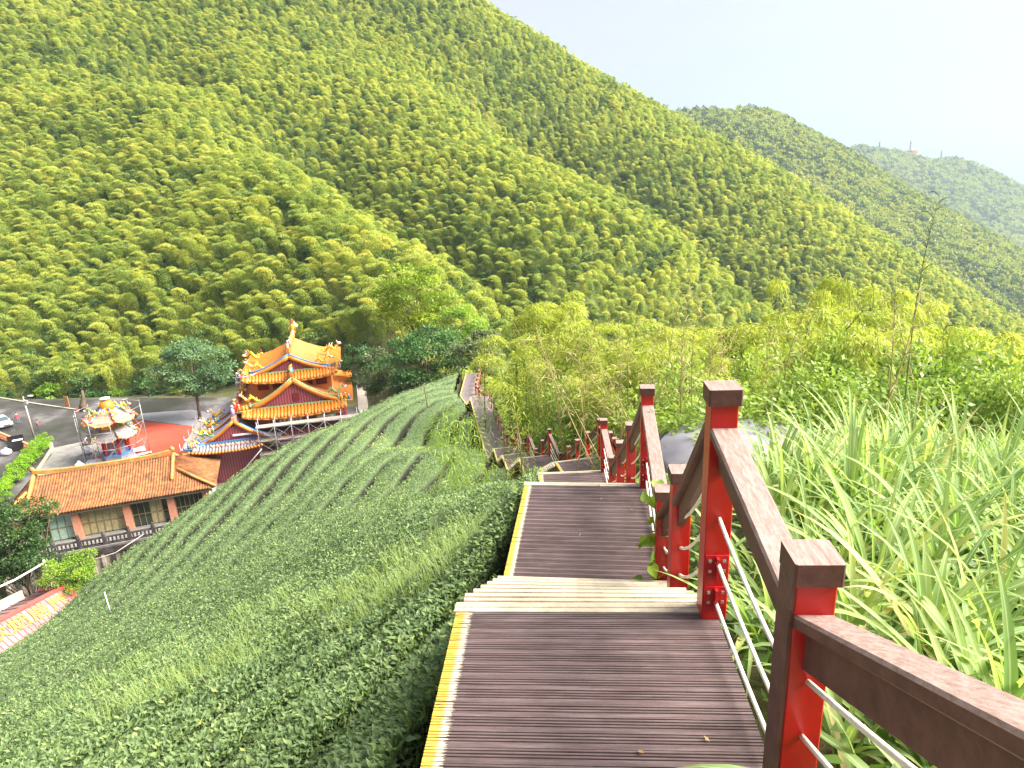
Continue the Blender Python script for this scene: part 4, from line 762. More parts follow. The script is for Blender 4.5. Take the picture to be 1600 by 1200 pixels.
gsx, gsy = np.meshgrid(np.arange(.9, 14, .33), np.arange(.4, 14.5, .33)); gsx = gsx.ravel() + rng.uniform(-.16, .16, gsx.size); gsy = gsy.ravel() + rng.uniform(-.16, .16, gsy.size); gd = path_dist(gsx, gsy)
gz_ = H(gsx, gsy); tank_c = (4.4, 11.4); k = (gd < -.95) & (np.hypot(gsx - tank_c[0], gsy - tank_c[1]) > 2.0) & ~((gsx < 4.2) & (gsy > 6.5) & (gsy < 12) & (gsx > 1.0) & (fbm(gsx, gsy, 8) > -.15)); k &= (gsy < 10.5 + 3 * fbm(gsx / 3, gsy / 3, 9)); a_, b_, t_ = proj(np.stack([gsx, gsy, gz_ + 1.2], 1)); k &= (a_ < 2050) & (t_ > .7) & ~((a_ > 1030) & (a_ < 1195) & (gsy > 4.2))
gsx, gsy, gz_, gd = gsx[k], gsy[k], gz_[k], gd[k]; ns = len(gsx); nb_ = 15; si = np.repeat(np.arange(ns), nb_); n = len(si); print('grass shoots', ns)
fade = np.clip((-gd - .9) / 1.0, .35, 1)                                # shorter right at the rail
sh_h = rng.uniform(.3, .85, ns) * fade * (.75 + .035 * np.clip(gsy, 0, 9)); lean = rng.normal(0, .14, (ns, 2)); u = rng.uniform(.05, 1.0, n)
P = np.stack([gsx[si] + lean[si, 0] * u * sh_h[si], gsy[si] + lean[si, 1] * u * sh_h[si], gz_[si] + u * sh_h[si]], 1); az = rng.uniform(0, 2 * PI, n); tl = rng.uniform(.12, .85, n)
D = np.stack([np.cos(az) * np.sin(tl) + lean[si, 0], np.sin(az) * np.sin(tl) + lean[si, 1], np.cos(tl)], 1); Lb = rng.uniform(.55, 1.25, n) * (.6 + .4 * fade[si])
V, F, uv = blades(P, D, Lb, rng.uniform(.028, .064, n), 8, 1.2, 11)
tint = np.clip(rng.normal(.48, .17, ns)[si] * .5 + rng.normal(.25, .12, n) + .55 * (rng.random(n) < .07), 0, 1)
o = mobj('tall_grass', npmesh('tall_grass', V, F, [M_grass], smooth=True, uv=uv, attrs={'tint': ('FACE', np.repeat(tint, 16))})); setp(o, 'dense arching silver grass with pale midribs beyond the railing', 'grass', kind='stuff')
# ---------------------------------------------------------------- reeds and seed plumes
M_straw = leafmat('straw', [(0, (.32, .26, .11)), (.5, (.50, .42, .22)), (1, (.62, .54, .33))], trans=.2, rough=.7); M_reedg = leafmat('reed_green', [(0, (.12, .17, .04)), (.5, (.28, .32, .09)), (1, (.42, .43, .15))], trans=.3)
def reed(name, label, base, tip, nbr, blen, mat, seed, r0=.007, leafy=0, spread=.9, group=None, cat='reed', pstart=.55, lw=.012):
    r = random.Random(seed); o = empty(name, tuple(base)); setp(o, label, cat, group); b = Vector((0, 0, 0)); t = Vector(tip) - Vector(base); bend = Vector((r.uniform(-.1, .1), r.uniform(-.1, .1), .12)) * t.length
    sp = lambda u: b.lerp(t, u) + bend * (4 * u * (1 - u)) * .6; MB().tube([sp(u) for u in np.linspace(0, 1, 9)], [r0 * (1.1 - .85 * u) for u in np.linspace(0, 1, 9)], 5).build('stalk', mat, o, True); pl_ = MB()
    wind = Vector((t.x, t.y, 0)); wind = wind.normalized() if wind.length > .01 else Vector((1, 0, 0))
    for k in range(nbr):
        u = pstart + (1 - pstart) * k / max(1, nbr - 1); a = r.uniform(0, 6.28); d = Vector((math.cos(a), math.sin(a), 0)) * spread * .7 + wind * .5; l = blen * r.uniform(.6, 1.2) * (1.2 - .6 * (u - pstart) / (1 - pstart)); s = sp(u)
        pl_.tube([s + d * (l * v) + Vector((0, 0, l * (.9 * v - .75 * v * v))) for v in np.linspace(0, 1, 6)], [r0 * .45, r0 * .5, r0 * .55, r0 * .5, r0 * .35, r0 * .1], 4)
    if nbr: pl_.build('plume', mat, o, True)
    if leafy:
        u = np.array([r.random() for _ in range(leafy)]) * .8 + .2; P = np.array([list(sp(q)) for q in u]); rr = np.random.default_rng(seed); d = np.concatenate([rr.normal(0, .6, (leafy, 2)) + np.array([wind.x, wind.y]) * .5, rr.normal(-.35, .3, (leafy, 1))], 1); P = P + d * rr.uniform(0, blen, (leafy, 1)) * .8
        V, F = leaves(P, d + np.array([0, 0, -.2]), rr.normal(0, .5, (leafy, 3)) + np.array([0, 0, 1]), rr.uniform(.16, .34, leafy), lw, curl=.2); mobj('leaves', npmesh('leaves', V, F, [mat], attrs={'tint': ('FACE', np.clip(rr.normal(.55, .2, leafy), 0, 1))}), o)
    return o
RE = [(1428, 640, 1468, 308, 12.0, 14, .55), (1395, 650, 1400, 420, 12.5, 8, .4), (1335, 640, 1440, 440, 11.5, 5, .3), (1230, 640, 1268, 465, 14, 4, .3), (1500, 640, 1395, 470, 13.5, 6, .35),
      (1075, 640, 1078, 440, 15, 10, .5), (1040, 640, 1060, 490, 16, 8, .5), (1000, 650, 1030, 500, 17, 8, .5), (1120, 640, 1125, 500, 15, 8, .5), (1090, 650, 1150, 520, 15.5, 8, .45), (970, 640, 968, 500, 18, 6, .4), (930, 640, 905, 520, 20, 8, .5), (870, 660, 840, 520, 24, 8, .6), (880, 660, 860, 560, 24, 8, .6), (1060, 660, 1110, 530, 14.5, 8, .45), (1020, 640, 985, 540, 16.5, 7, .4), (850, 650, 800, 500, 30, 6, .6), (1110, 650, 1095, 470, 15, 9, .5), (1180, 640, 1200, 540, 15, 6, .4), (1050, 600, 1075, 425, 17, 5, .35)] + [(random.Random(i).uniform(840, 1240), 650, random.Random(i + 50).uniform(820, 1260), random.Random(i + 90).uniform(500, 590), random.Random(i + 130).uniform(14.5, 21), 7, .45) for i in range(22)]
for i, (bx_, by_, tx_, ty_, t, nb2, bl) in enumerate(RE):
    bp_ = gpt(bx_, by_, t); tp_ = W(tx_, ty_, t)
    lab = 'very tall reed with a spreading straw plume standing against the far hills' if i == 0 else 'dry straw-coloured reed with a drooping plume in front of the thicket'
    reed('reed', lab, bp_, tp_, nb2, bl, M_straw if i else M_reedg, 40 + i, r0=.017 if i == 0 else .019, group=None if i == 0 else 'dry reeds in front of the thicket', pstart=.5 if i else .62, leafy=60 if i else 10)
for i, (bx_, by_, tx_, ty_, t) in enumerate([(1420, 740, 1440, 612, 7.5), (1320, 740, 1318, 650, 8), (1290, 745, 1287, 665, 8.5), (1462, 700, 1476, 620, 8)]):
    bp_ = gpt(bx_, by_, t); reed('seed_head_reed', 'slim pinkish-straw seed head standing out of the silver grass', bp_, W(tx_, ty_, t), 16, .14, M_straw, 80 + i, r0=.007, group='seed heads in the silver grass', spread=.25, pstart=.82)
M_shoot = leafmat('young_bamboo_leaf', [(0, (.17, .27, .05)), (.5, (.27, .39, .08)), (1, (.38, .48, .13))], trans=.45)
# feathery arching bamboo shoots left of the long landing, and the reed in front of it
for i, (bx_, by_, tx_, ty_, t) in enumerate([(752, 772, 692, 640, 19.5), (768, 772, 712, 632, 20.5), (735, 770, 680, 665, 19.0), (760, 770, 735, 650, 21)]):
    bp_ = gpt(bx_, by_, t, -.1); reed('arching_bamboo_shoot', 'pale green arching bamboo shoot leaning over the tea beside the long landing', bp_, W(tx_, ty_, t), 16, .75, M_shoot, 90 + i, r0=.014, leafy=420, spread=.8, group='bamboo shoots beside the long landing', cat='bamboo', pstart=.45, lw=.022)
for i, (bx_, by_, tx_, ty_, t) in enumerate([(783, 775, 752, 622, 19), (800, 770, 790, 660, 20), (828, 760, 810, 690, 20)]):
    bp_ = gpt(bx_, by_, t, -.1); reed('reed', 'thin pale reed rising in front of the long landing, %s from the tea' % ordinal(i), bp_, W(tx_, ty_, t), 22 if i == 0 else 10, .8, M_reedg, 120 + i, r0=.012, spread=.8, pstart=.35, leafy=80)
# ================================================================== YARD, TEMPLE, BUILDINGS
def sheet(name, pts, z, mat, parent=None, th=.0):
    n = len(pts); V = [(x, y, z) for x, y in pts]; return mobj(name, MB().add(V, [tuple(range(n))]).mesh(name, mat), parent)
def Wz(px, py, z): d = ray(px, py); return d * (z / d[2])
def asphalt():
    m, nt, out = newmat('asphalt'); L = nt.links.new; g_ = N(nt, 'ShaderNodeNewGeometry'); n1 = N(nt, 'ShaderNodeTexNoise', _Scale=.11, _Detail=8.0, _Roughness=.65); n2 = N(nt, 'ShaderNodeTexNoise', _Scale=6.0, _Detail=4.0); L(g_.outputs['Position'], n1.inputs['Vector']); L(g_.outputs['Position'], n2.inputs['Vector'])
    c = ramp(nt, n1.outputs['Fac'], [(.38, (.028, .027, .028)), (.52, (.055, .05, .05)), (.62, (.12, .115, .115)), (.75, (.17, .16, .16))]); rg = ramp(nt, n1.outputs['Fac'], [(.42, (.35, .35, .35)), (.6, (.85, .85, .85))])
    b = N(nt, 'ShaderNodeBsdfPrincipled'); L(c, b.inputs['Base Color']); L(rg, b.inputs['Roughness']); bp = N(nt, 'ShaderNodeBump', _Strength=.3, _Distance=.01); L(n2.outputs['Fac'], bp.inputs['Height']); L(bp.outputs[0], b.inputs['Normal']); L(b.outputs[0], out.inputs[0]); return m
M_asph = asphalt(); M_conc = solid('concrete', (.23, .22, .215), .85, .2, 2, .2, dirt=(.14, .135, .125)); M_redg = solid('red_yard_paint', (.46, .075, .045), .75, .15, .5, .05, dirt=(.36, .06, .045), coord='Object'); M_kerb = solid('pale_kerb', (.34, .30, .24), .8, .2, 3)
M_lav = solid('wet_concrete', (.22, .21, .25), .4, .15, 1.5)
setp(sheet('yard_pavement', [(-139, 30), (-54.0, 56.6), (-31.6, 63.7), (-22, 66.6), (-14.5, 72.4), (-14.5, 89.6), (-22.4, 101.4), (-45, 108), (-75, 111.4), (-139, 119.3)], PLZ, M_asph), kind='structure')
cnc = sheet('concrete_apron', [tuple(Wz(*q, PLZ)[:2]) for q in ((130, 690), (82, 700), (80, 712), (52, 745), (60, 770), (200, 760), (215, 700))], PLZ + .004, M_conc); setp(cnc, kind='structure')
rd = sheet('red_yard_floor', [tuple(Wz(*q, PLZ)[:2]) for q in ((130, 745), (152, 715), (212, 656), (312, 668), (420, 700), (400, 740), (300, 760))], PLZ + .008, M_redg); setp(rd, kind='structure')
lv = sheet('wet_apron', [tuple(Wz(*q, PLZ)[:2]) for q in ((212, 655), (220, 646), (300, 640), (330, 645), (330, 668), (312, 667))], PLZ + .008, M_lav); setp(lv, kind='structure')
k_ = MB(); kp = [Wz(*q, PLZ) for q in ((-60, 612), (0, 622), (60, 632), (122, 641))]
for a, b in zip(kp[:-1], kp[1:]): k_.beam(Vector(a) + Vector((0, 0, .07)), Vector(b) + Vector((0, 0, .07)), .32, .16)
setp(k_.build('road_kerb', M_kerb), kind='structure')
k_ = MB(); kp = [Wz(*q, PLZ) for q in ((72, 690), (80, 694), (81, 702), (72, 716), (57, 738))]
for a, b in zip(kp[:-1], kp[1:]): k_.beam(Vector(a) + Vector((0, 0, .07)), Vector(b) + Vector((0, 0, .07)), .45, .15)
setp(k_.build('planting_kerb', M_kerb), kind='structure')
# ---- materials of the temple
def ribmat(name, c0, c1, scale, axis_='X', rough=.5):
    m, nt, out = newmat(name); L = nt.links.new; tc = N(nt, 'ShaderNodeTexCoord'); w = N(nt, 'ShaderNodeTexWave', wave_type='BANDS', bands_direction=axis_, _Scale=scale, _Distortion=0.0); n1 = N(nt, 'ShaderNodeTexNoise', _Scale=.9, _Detail=6.0); L(tc.outputs['Object'], w.inputs['Vector']); L(tc.outputs['Object'], n1.inputs['Vector'])
    c = ramp(nt, w.outputs['Fac'], [(.1, c0), (.6, c1)]); mm = N(nt, 'ShaderNodeMix', data_type='RGBA', blend_type='MULTIPLY'); mm.inputs[0].default_value = .7; L(c, mm.inputs[6]); L(ramp(nt, n1.outputs['Fac'], [(.3, (.7, .66, .66)), (.7, (1, 1, 1))]), mm.inputs[7])
    b = N(nt, 'ShaderNodeBsdfPrincipled', _Roughness=rough); L(mm.outputs[2], b.inputs['Base Color']); bp = N(nt, 'ShaderNodeBump', _Strength=.5, _Distance=.03); L(w.outputs['Fac'], bp.inputs['Height']); L(bp.outputs[0], b.inputs['Normal']); L(b.outputs[0], out.inputs[0]); return m
M_pink = ribmat('pink_siding', (.20, .035, .05), (.36, .09, .115), 1.05); M_tile = solid('orange_glazed_tile', (.58, .195, .02), .45, .2, 3, spec=.4, dirt=(.48, .15, .025)); M_oplast = solid('orange_plaster', (.60, .20, .045), .6, .12, 1.2, dirt=(.55, .2, .06))
M_greyr = solid('grey_roof_render', (.27, .25, .27), .8, .15, 1.5, dirt=(.20, .185, .20)); M_blue = solid('blue_tile_trim', (.06, .20, .45), .4, .25, 4); M_grn = solid('green_trim', (.22, .36, .17), .5, .4, 5); M_dred = solid('temple_red', (.45, .03, .025), .5, .2, 3); M_white = solid('white_plaster', (.75, .73, .70), .6, .15, 3); M_yel = solid('yellow_glaze', (.72, .48, .05), .4, .2, 5); M_lil = solid('lilac_glaze', (.38, .33, .58), .5, .25, 5); M_pnk = solid('salmon_plaster', (.62, .27, .18), .6, .2, 4)
M_tile2 = solid('weathered_terracotta', (.31, .125, .048), .85, .5, 2.2, .3, dirt=(.10, .055, .035)); M_steel = solid('scaffold_steel', (.28, .27, .28), .4, .2, 6, metal=.4); M_board = solid('scaffold_board', (.36, .31, .27), .8, .25, 3); M_maroon = solid('maroon_shutter', (.16, .02, .02), .6, .2, 3)
ORN = [M_yel, M_dred, M_grn, M_lil, M_white, M_blue, M_pnk, M_tile]
def eave_strip(mb, a, b, out, drop, n, curl=.5, r=.16, m=0, depth=1.6):
    """corrugated apron of barrel tiles between a and b (top edge), falling outwards"""
    a = Vector(a); b = Vector(b); out = Vector(out); d = b - a; k = max(4, int(d.length / (2.4 * r))); sec = 6
    for i in range(k):
        u = (i + .5) / k; e = abs(2 * u - 1) ** 3 * curl; p0 = a + d * u + Vector((0, 0, e * .4)); p1 = p0 + out * (depth * .55) + Vector((0, 0, -drop * .65)); p2 = p0 + out * depth + Vector((0, 0, -drop + e * .6)); mb.tube([p0, p1, p2], r, sec, m)
    for i in range(12):
        u, v = i / 12, (i + 1) / 12; e0 = abs(2 * u - 1) ** 3 * curl; e1 = abs(2 * v - 1) ** 3 * curl
        q = [a + d * u + Vector((0, 0, e0 * .4 - .05)), a + d * v + Vector((0, 0, e1 * .4 - .05)), a + d * v + out * depth + Vector((0, 0, -drop + e1 - .08)), a + d * u + out * depth + Vector((0, 0, -drop + e0 - .08))]
        mb.add(q + [x + Vector((0, 0, -.12)) for x in q], [(0, 1, 2, 3), (7, 6, 5, 4), (3, 2, 6, 7), (0, 3, 7, 4), (1, 5, 6, 2)], m)
    return mb
def slope_pts(hw, zr, ze, k=8, conc=.22):
    """concave section from ridge to eave (x outwards)"""
    return [(hw * t, zr + (ze - zr) * (t + conc * math.sin(PI * t) * (1 if True else 0) * .55) + (.30 * t ** 6)) for t in np.linspace(0, 1, k)]
def roof_shell(mb, cx, hw, zr, ze, y0, y1, th=.22, m=0, conc=.3):
    s = slope_pts(hw, zr, ze, 9, conc)
    for sg in (-1, 1):
        V = []; k = len(s)
        for y in (y0, y1):
            for x, z in s: V.append((cx + sg * x, y, z))
            for x, z in s: V.append((cx + sg * x, y, z - th))
        F = []
        for i in range(k - 1): F += [(i, i + 1, 2 * k + i + 1, 2 * k + i), (k + i + 1, k + i, 3 * k + i, 3 * k + i + 1), (i + 1, i, k + i, k + i + 1), (2 * k + i, 2 * k + i + 1, 3 * k + i + 1, 3 * k + i)]
        F += [(k - 1, 2 * k - 1, 4 * k - 1, 3 * k - 1)]; mb.add(V, F if sg > 0 else [f[::-1] for f in F], m)
    return s
def roof_ribs(mb, cx, s, y0, y1, step, r, m=0):
    for sg in (-1, 1):
        for y in np.arange(y0 + r, y1 - r, step): mb.tube([(cx + sg * x, y, z + .03) for x, z in s[::2]], r, 5, m)
def barge(mb, cx, s, y, r=.22, m=0, f=.8, dy=0):
    k = max(2, int(len(s) * f))
    for sg in (-1, 1): mb.tube([(cx + sg * x, y, z + .10) for x, z in s[:k + 1]], r, 6, m)
def gable(name, parent, cx, hw, zb, zt, y, mat, th=.12):
    V = [(cx - hw, y, zb), (cx + hw, y, zb), (cx, y, zt), (cx - hw, y + th, zb), (cx + hw, y + th, zb), (cx, y + th, zt)]; return MB().add(V, [(0, 1, 2), (5, 4, 3), (0, 3, 4, 1), (1, 4, 5, 2), (2, 5, 3, 0)]).build(name, mat, parent)
def dragon(parent, pos, dirx, sc, seed, name='dragon_ornament'):
    """coiling dragon with crest spikes, head and flames"""
    r = random.Random(seed); mb = MB(); P0 = Vector(pos); pts = []
    for i in range(13):
        u = i / 12; pts.append(P0 + Vector((dirx * (u - .5) * 2.0 * sc, .12 * math.sin(u * 9) * sc, (.35 + .28 * math.sin(u * 10 + seed) + .35 * u * u) * sc)))
    mb.tube(pts, [sc * (.06 + .11 * math.sin(min(1, .15 + i / 12) * 2.6)) for i in range(13)], 6, r.choice([0, 2, 0]))
    for i in range(1, 12):
        d = Vector((r.uniform(-.5, .5), r.uniform(-.3, .3), 1)).normalized(); mb.tube([pts[i], pts[i] + d * .25 * sc, pts[i] + d * r.uniform(.4, .6) * sc + Vector((dirx * .15 * sc, 0, 0))], [.05 * sc, .05 * sc, .01 * sc], 4, r.choice([0, 0, 1, 2, 4]))
    mb.blob(pts[-1] + Vector((dirx * .12 * sc, 0, .08 * sc)), (.24 * sc, .18 * sc, .18 * sc), 4, 6); mb.blob(pts[-1] + Vector((dirx * .3 * sc, 0, .0)), (.16 * sc, .12 * sc, .09 * sc), 1, 6)
    for i in range(4): mb.tube([pts[-1], pts[-1] + Vector((-dirx * r.uniform(0, .3), r.uniform(-.2, .2), r.uniform(.3, .6))) * sc], [.05 * sc, .01 * sc], 4, r.choice([0, 1, 4]))
    for i in (3, 7): mb.tube([pts[i], pts[i] + Vector((r.uniform(-.2, .2) * sc, -.1 * sc, -.4 * sc))], [.06 * sc, .03 * sc], 4, 2)
    return mb.build(name, ORN, parent, True)
def figures(parent, a, b, n, sc, seed, name='figurine_cluster', h=1.0):
    """row of small glazed figures, foliage and scrolls along a ridge from a to b"""
    r = random.Random(seed); mb = MB(); a = Vector(a); b = Vector(b)
    for i in range(n):
        p = a.lerp(b, (i + .5) / n) + Vector((r.uniform(-.06, .06), r.uniform(-.06, .06), 0)) * sc; hh = h * r.uniform(.6, 1.15) * sc; c = r.choice([0, 1, 2, 3, 0, 5, 6, 6, 7, 2])
        mb.tube([p, p + Vector((0, 0, hh * .5)), p + Vector((0, 0, hh * .75))], [.16 * sc, .2 * sc, .08 * sc], 6, c); mb.blob(p + Vector((0, 0, hh * .88)), .12 * sc, r.choice([0, 6, 7, 4]), 6)
        d = Vector((r.uniform(-1, 1), r.uniform(-1, 1), r.uniform(.2, 1))).normalized(); mb.tube([p + Vector((0, 0, hh * .55)), p + Vector((0, 0, hh * .55)) + d * .35 * sc], [.06 * sc, .02 * sc], 4, r.choice([0, 1, 4, 3]))
    return mb.build(name, ORN, parent, True)
def post_up(mb, x, y, z0, z1, r=.2, m=0): return mb.lathe([(r, z0), (r, z1)], 8, m, (x, y, 0))
# ---------------------------------------------------------------- main hall
TR = math.radians(13); T0 = (-25.9, 76.9, PLZ)
hall = empty('temple_hall', (T0[0] - .55, T0[1], PLZ), TR); hall.scale = (1.08, 1.05, 1.08); setp(hall, 'tall two-tiered temple hall with orange tiled roofs and pink gable walls', 'temple')
def bx(name, lo, hi, mat, par): return MB().box(lo, hi).build(name, mat, par)
bx('wall', (-4.4, .3, 0), (5.4, 13.6, 7.4), M_pink, hall)
up = bx('upper_wall', (-4.3, 2.8, 7.5), (4.3, 12.4, 10.9), M_oplast, hall)
for x in (-3.2, -1.6, 1.6, 3.2): bx('shutter', (x - .6, 2.72, 9.2), (x + .6, 2.79, 10.2), M_maroon, hall)
mb = MB(); s1 = roof_shell(mb, .2, 6.3, 10.55, 7.35, .35, 13.5); roof_ribs(mb, .2, s1, .7, 13.4, .52, .13); lo = mb.build('lower_roof', M_tile, hall)
gable('gable_wall', hall, .2, 4.15, 7.75, 10.2, .30, M_pink); bx('shutter', (.1, .2, 8.35), (.75, .295, 9.15), M_maroon, hall)
mb = MB(); barge(mb, .2, s1, .22, .26, 0, .72); mb.build('barge_tiles', M_tile, hall, True); mb = MB(); barge(mb, .2, [(x, z + .3) for x, z in s1], .32, .10, 0, .8); mb.build('barge_trim', M_grn, hall, True)
mb = MB(); eave_strip(mb, (-5.4, .2, 7.75), (5.8, .2, 7.75), (0, -1, 0), .75, 30, .55, .15, 0, 1.5); mb.build('eave_tiles', M_tile, hall, True); mb = MB().beam((-4.6, .12, 7.86), (5.0, .12, 7.86), .12, .16); mb.build('eave_trim', M_grn, hall)
# upper tier
mb = MB(); s2 = roof_shell(mb, 0, 5.5, 12.75, 10.75, 2.45, 12.8); roof_ribs(mb, 0, s2, 2.8, 12.7, .5, .12); mb.build('upper_roof', M_tile, hall)
gable('gable_wall', hall, 0, 3.3, 11.15, 12.45, 2.40, M_pink)
mb = MB(); barge(mb, 0, s2, 2.32, .24, 0, .74); mb.build('barge_tiles', M_tile, hall, True); mb = MB(); barge(mb, 0, [(x, z + .3) for x, z in s2], 2.44, .10, 0, .85); mb.build('barge_trim', M_blue, hall, True)
mb = MB(); eave_strip(mb, (-5.2, 2.3, 11.15), (5.2, 2.3, 11.15), (0, -1, 0), .7, 28, .55, .14, 0, 1.35); mb.build('eave_tiles', M_tile, hall, True); MB().beam((-4.4, 2.22, 11.26), (4.4, 2.22, 11.26), .12, .16).build('eave_trim', M_grn, hall)
# main ridges with rising horns and ornaments
for (z, y0, y1, cx, hh) in ((12.85, 2.5, 12.8, 0, .55), (10.6, .4, 2.6, .2, .5)):
    mb = MB(); k = 10
    for i in range(k):
        a, b = y0 + (y1 - y0) * i / k, y0 + (y1 - y0) * (i + 1) / k; ea, eb = abs(2 * i / k - 1) ** 3 * .9, abs(2 * (i + 1) / k - 1) ** 3 * .9; mb.beam((cx, a, z + hh / 2 + ea * .5), (cx, b, z + hh / 2 + eb * .5), .3, hh, 0, vert_ends=True)
    mb.build('ridge', M_oplast, hall)
figures(hall, (0, 2.6, 13.4), (0, 12.6, 13.3), 14, .9, 3, 'ridge_figures', 1.1); dragon(hall, (0, 12.4, 13.6), .25, 1.3, 2)
mb = MB(); mb.tube([(0, 12.6, 13.4), (0, 12.7, 14.4), (0, 12.6, 15.3)], [.34, .26, .05], 6, 7); mb.blob((0, 12.5, 14.2), .3, 4); mb.blob((0, 12.5, 15.0), .2, 1); mb.build('ridge_spire', ORN, hall, True)
figures(hall, (.2, .45, 11.0), (.2, 2.2, 11.0), 4, 1.0, 4, 'ridge_figures', 1.6)
for sx in (-1, 1):                                          # hip ends: dragons and flower ornaments over both eaves
    dragon(hall, (sx * 3.7, 2.5, 11.75), sx, .85, 5 + sx); dragon(hall, (sx * 4.9, 2.3, 11.2), sx, .7, 8 + sx); dragon(hall, (.2 + sx * 4.6, .3, 8.6), sx, .9, 11 + sx); figures(hall, (.2 + sx * 4.5, .2, 7.9), (.2 + sx * 6.1, .2, 7.7), 4, .8, 14 + sx); dragon(hall, (sx * 4.4, 8.0, 11.7), sx, 1.0, 21 + sx); figures(hall, (sx * 4.6, 2.3, 11.2), (sx * 5.6, 2.2, 11.1), 3, .7, 18 + sx)
    mb = MB(); mb.tube([(sx * 3.2, 2.3, 11.5), (sx * 4.4, 2.1, 11.15), (sx * 5.6, 1.6, 11.25)], [.09, .10, .05], 5); mb.build('hip_ridge', M_lil, hall, True); mb = MB(); mb.tube([(.2 + sx * 3.6, .2, 8.3), (.2 + sx * 4.9, .0, 7.75), (.2 + sx * 6.3, -.5, 7.9)], [.1, .11, .05], 5); mb.build('hip_ridge', M_grn, hall, True)
# name board and carved frieze below the eave
bx('frieze', (-3.4, .1, 6.3), (5.2, .29, 6.9), M_oplast, hall)
bd = bx('signboard', (-1.9, -.1, 5.85), (.9, .08, 6.5), M_blue, hall); MB().box((-1.7, -.14, 5.95), (.7, -.11, 6.4)).build('panel', M_white, bd)
for q in (-1.35, -.9, -.45, 0., .35): MB().box((q - .13, -.165, 6.1), (q + .10, -.145, 6.26)).build('painted_figure', M_dred, bd)
bd = bx('signboard', (2.2, -.1, 5.9), (4.4, .08, 6.45), M_grn, hall); MB().box((2.4, -.14, 6.0), (4.2, -.11, 6.34)).build('panel', M_white, bd)
bx('beam', (-4.5, .05, 5.1), (5.4, .28, 5.5), M_dark, hall); bx('ledge', (-4.5, -.3, 3.4), (5.4, .29, 3.6), M_greyr, hall)
dragon(hall, (-2.9, -.15, 3.7), 1, .9, 31); figures(hall, (-4.0, -.15, 3.6), (-2.0, -.15, 3.6), 7, .7, 32)
# ---------------------------------------------------------------- front hall (lower, grey roof)
FT = Matrix.Rotation(TR, 4, 'Z') @ Vector((-7.3, -1.6, 0)); front = empty('temple_front_hall', (T0[0] + FT.x, T0[1] + FT.y, PLZ), TR); setp(front, 'low front hall of the temple with grey roof and dragon ridges', 'temple')
bx('wall', (-4.2, 1.0, 0), (3.0, 16, 4.9), M_pink, front)
mb = MB(); s3 = roof_shell(mb, 0, 5.0, 7.7, 4.9, .35, 16); mb.build('roof', M_greyr, front)
gable('gable_wall', front, 0, 2.7, 5.55, 7.3, .28, M_pink); bx('lintel', (-.3, .12, 6.0), (2.2, .27, 6.2), M_white, front)
mb = MB(); barge(mb, 0, s3, .2, .22, 0, .62); mb.build('barge_tiles', M_tile, front, True)
mb = MB(); eave_strip(mb, (-4.7, .1, 5.35), (2.9, .1, 5.35), (0, -1, 0), .6, 22, .5, .14, 1, 1.25)
for f in range(len(mb.m)): pass
mb.build('eave', [M_tile, M_greyr], front, True); mb = MB()
for x in np.arange(-5.0, 3.0, .36): mb.blob((x, -1.2, 4.72 + abs((x + .9) / 4) ** 3 * .35), .17, 0, 6, .05)
mb.build('eave_end_tiles', M_tile, front, True); MB().beam((-4.6, .02, 5.5), (2.6, .02, 5.5), .14, .2).build('eave_trim', M_blue, front); mb = MB()
for x in np.arange(-2.6, 2.8, .55): mb.blob((x, -.35, 5.2), (.26, .2, .2), 0, 6)
mb.build('lotus_ornaments', M_pnk, front, True)
for i, y in enumerate((.45, 4.2, 8.2)):                     # raised ridges running down the left slope
    mb = MB(); mb.tube([(-x, y, z + .22) for x, z in s3[1:8]], .17, 6, 0); mb.tube([(x, y, z + .22) for x, z in s3[1:6]], .17, 6, 0); mb.build('slope_ridge', M_blue if i != 1 else M_lil, front, True); mb = MB(); mb.tube([(-x, y - .28, z + .2) for x, z in s3[1:8]], .12, 6); mb.build('slope_trim', M_tile, front, True)
    dragon(front, (-3.3, y, 6.1), -1, .85, 41 + i); figures(front, (-2.2, y, 6.8), (-4.6, y, 5.4), 7, .75, 44 + i); dragon(front, (-4.6, y - .2, 5.4), -1, .7, 48 + i)
MB().beam((0, .4, 7.9), (0, 16, 7.9), .34, .6).build('ridge', M_pnk, front); figures(front, (0, .6, 8.2), (0, 15.6, 8.2), 22, 1.15, 50, 'ridge_figures', 1.3); dragon(front, (0, 9, 8.3), .3, 1.2, 51); dragon(front, (0, 13.5, 8.3), -.3, 1.3, 52); figures(front, (0, 15.4, 8.2), (0, 15.9, 8.2), 3, 1.6, 53, 'ridge_figures', 2.6)
mb = MB(); mb.tube([(-3.4, .1, 5.5), (-4.6, -.3, 5.15), (-5.6, -.9, 5.45)], [.16, .18, .1], 6); mb.build('hip_ridge', M_blue, front, True); figures(front, (-4.3, -.2, 5.3), (-5.6, -.8, 5.4), 6, .8, 54)
for y in (.5, 5, 10, 15):
    mb = MB(); post_up(mb, -4.5, y, 0, 4.8, .22); mb.build('column', M_white if y > 8 else M_dred, front, True)
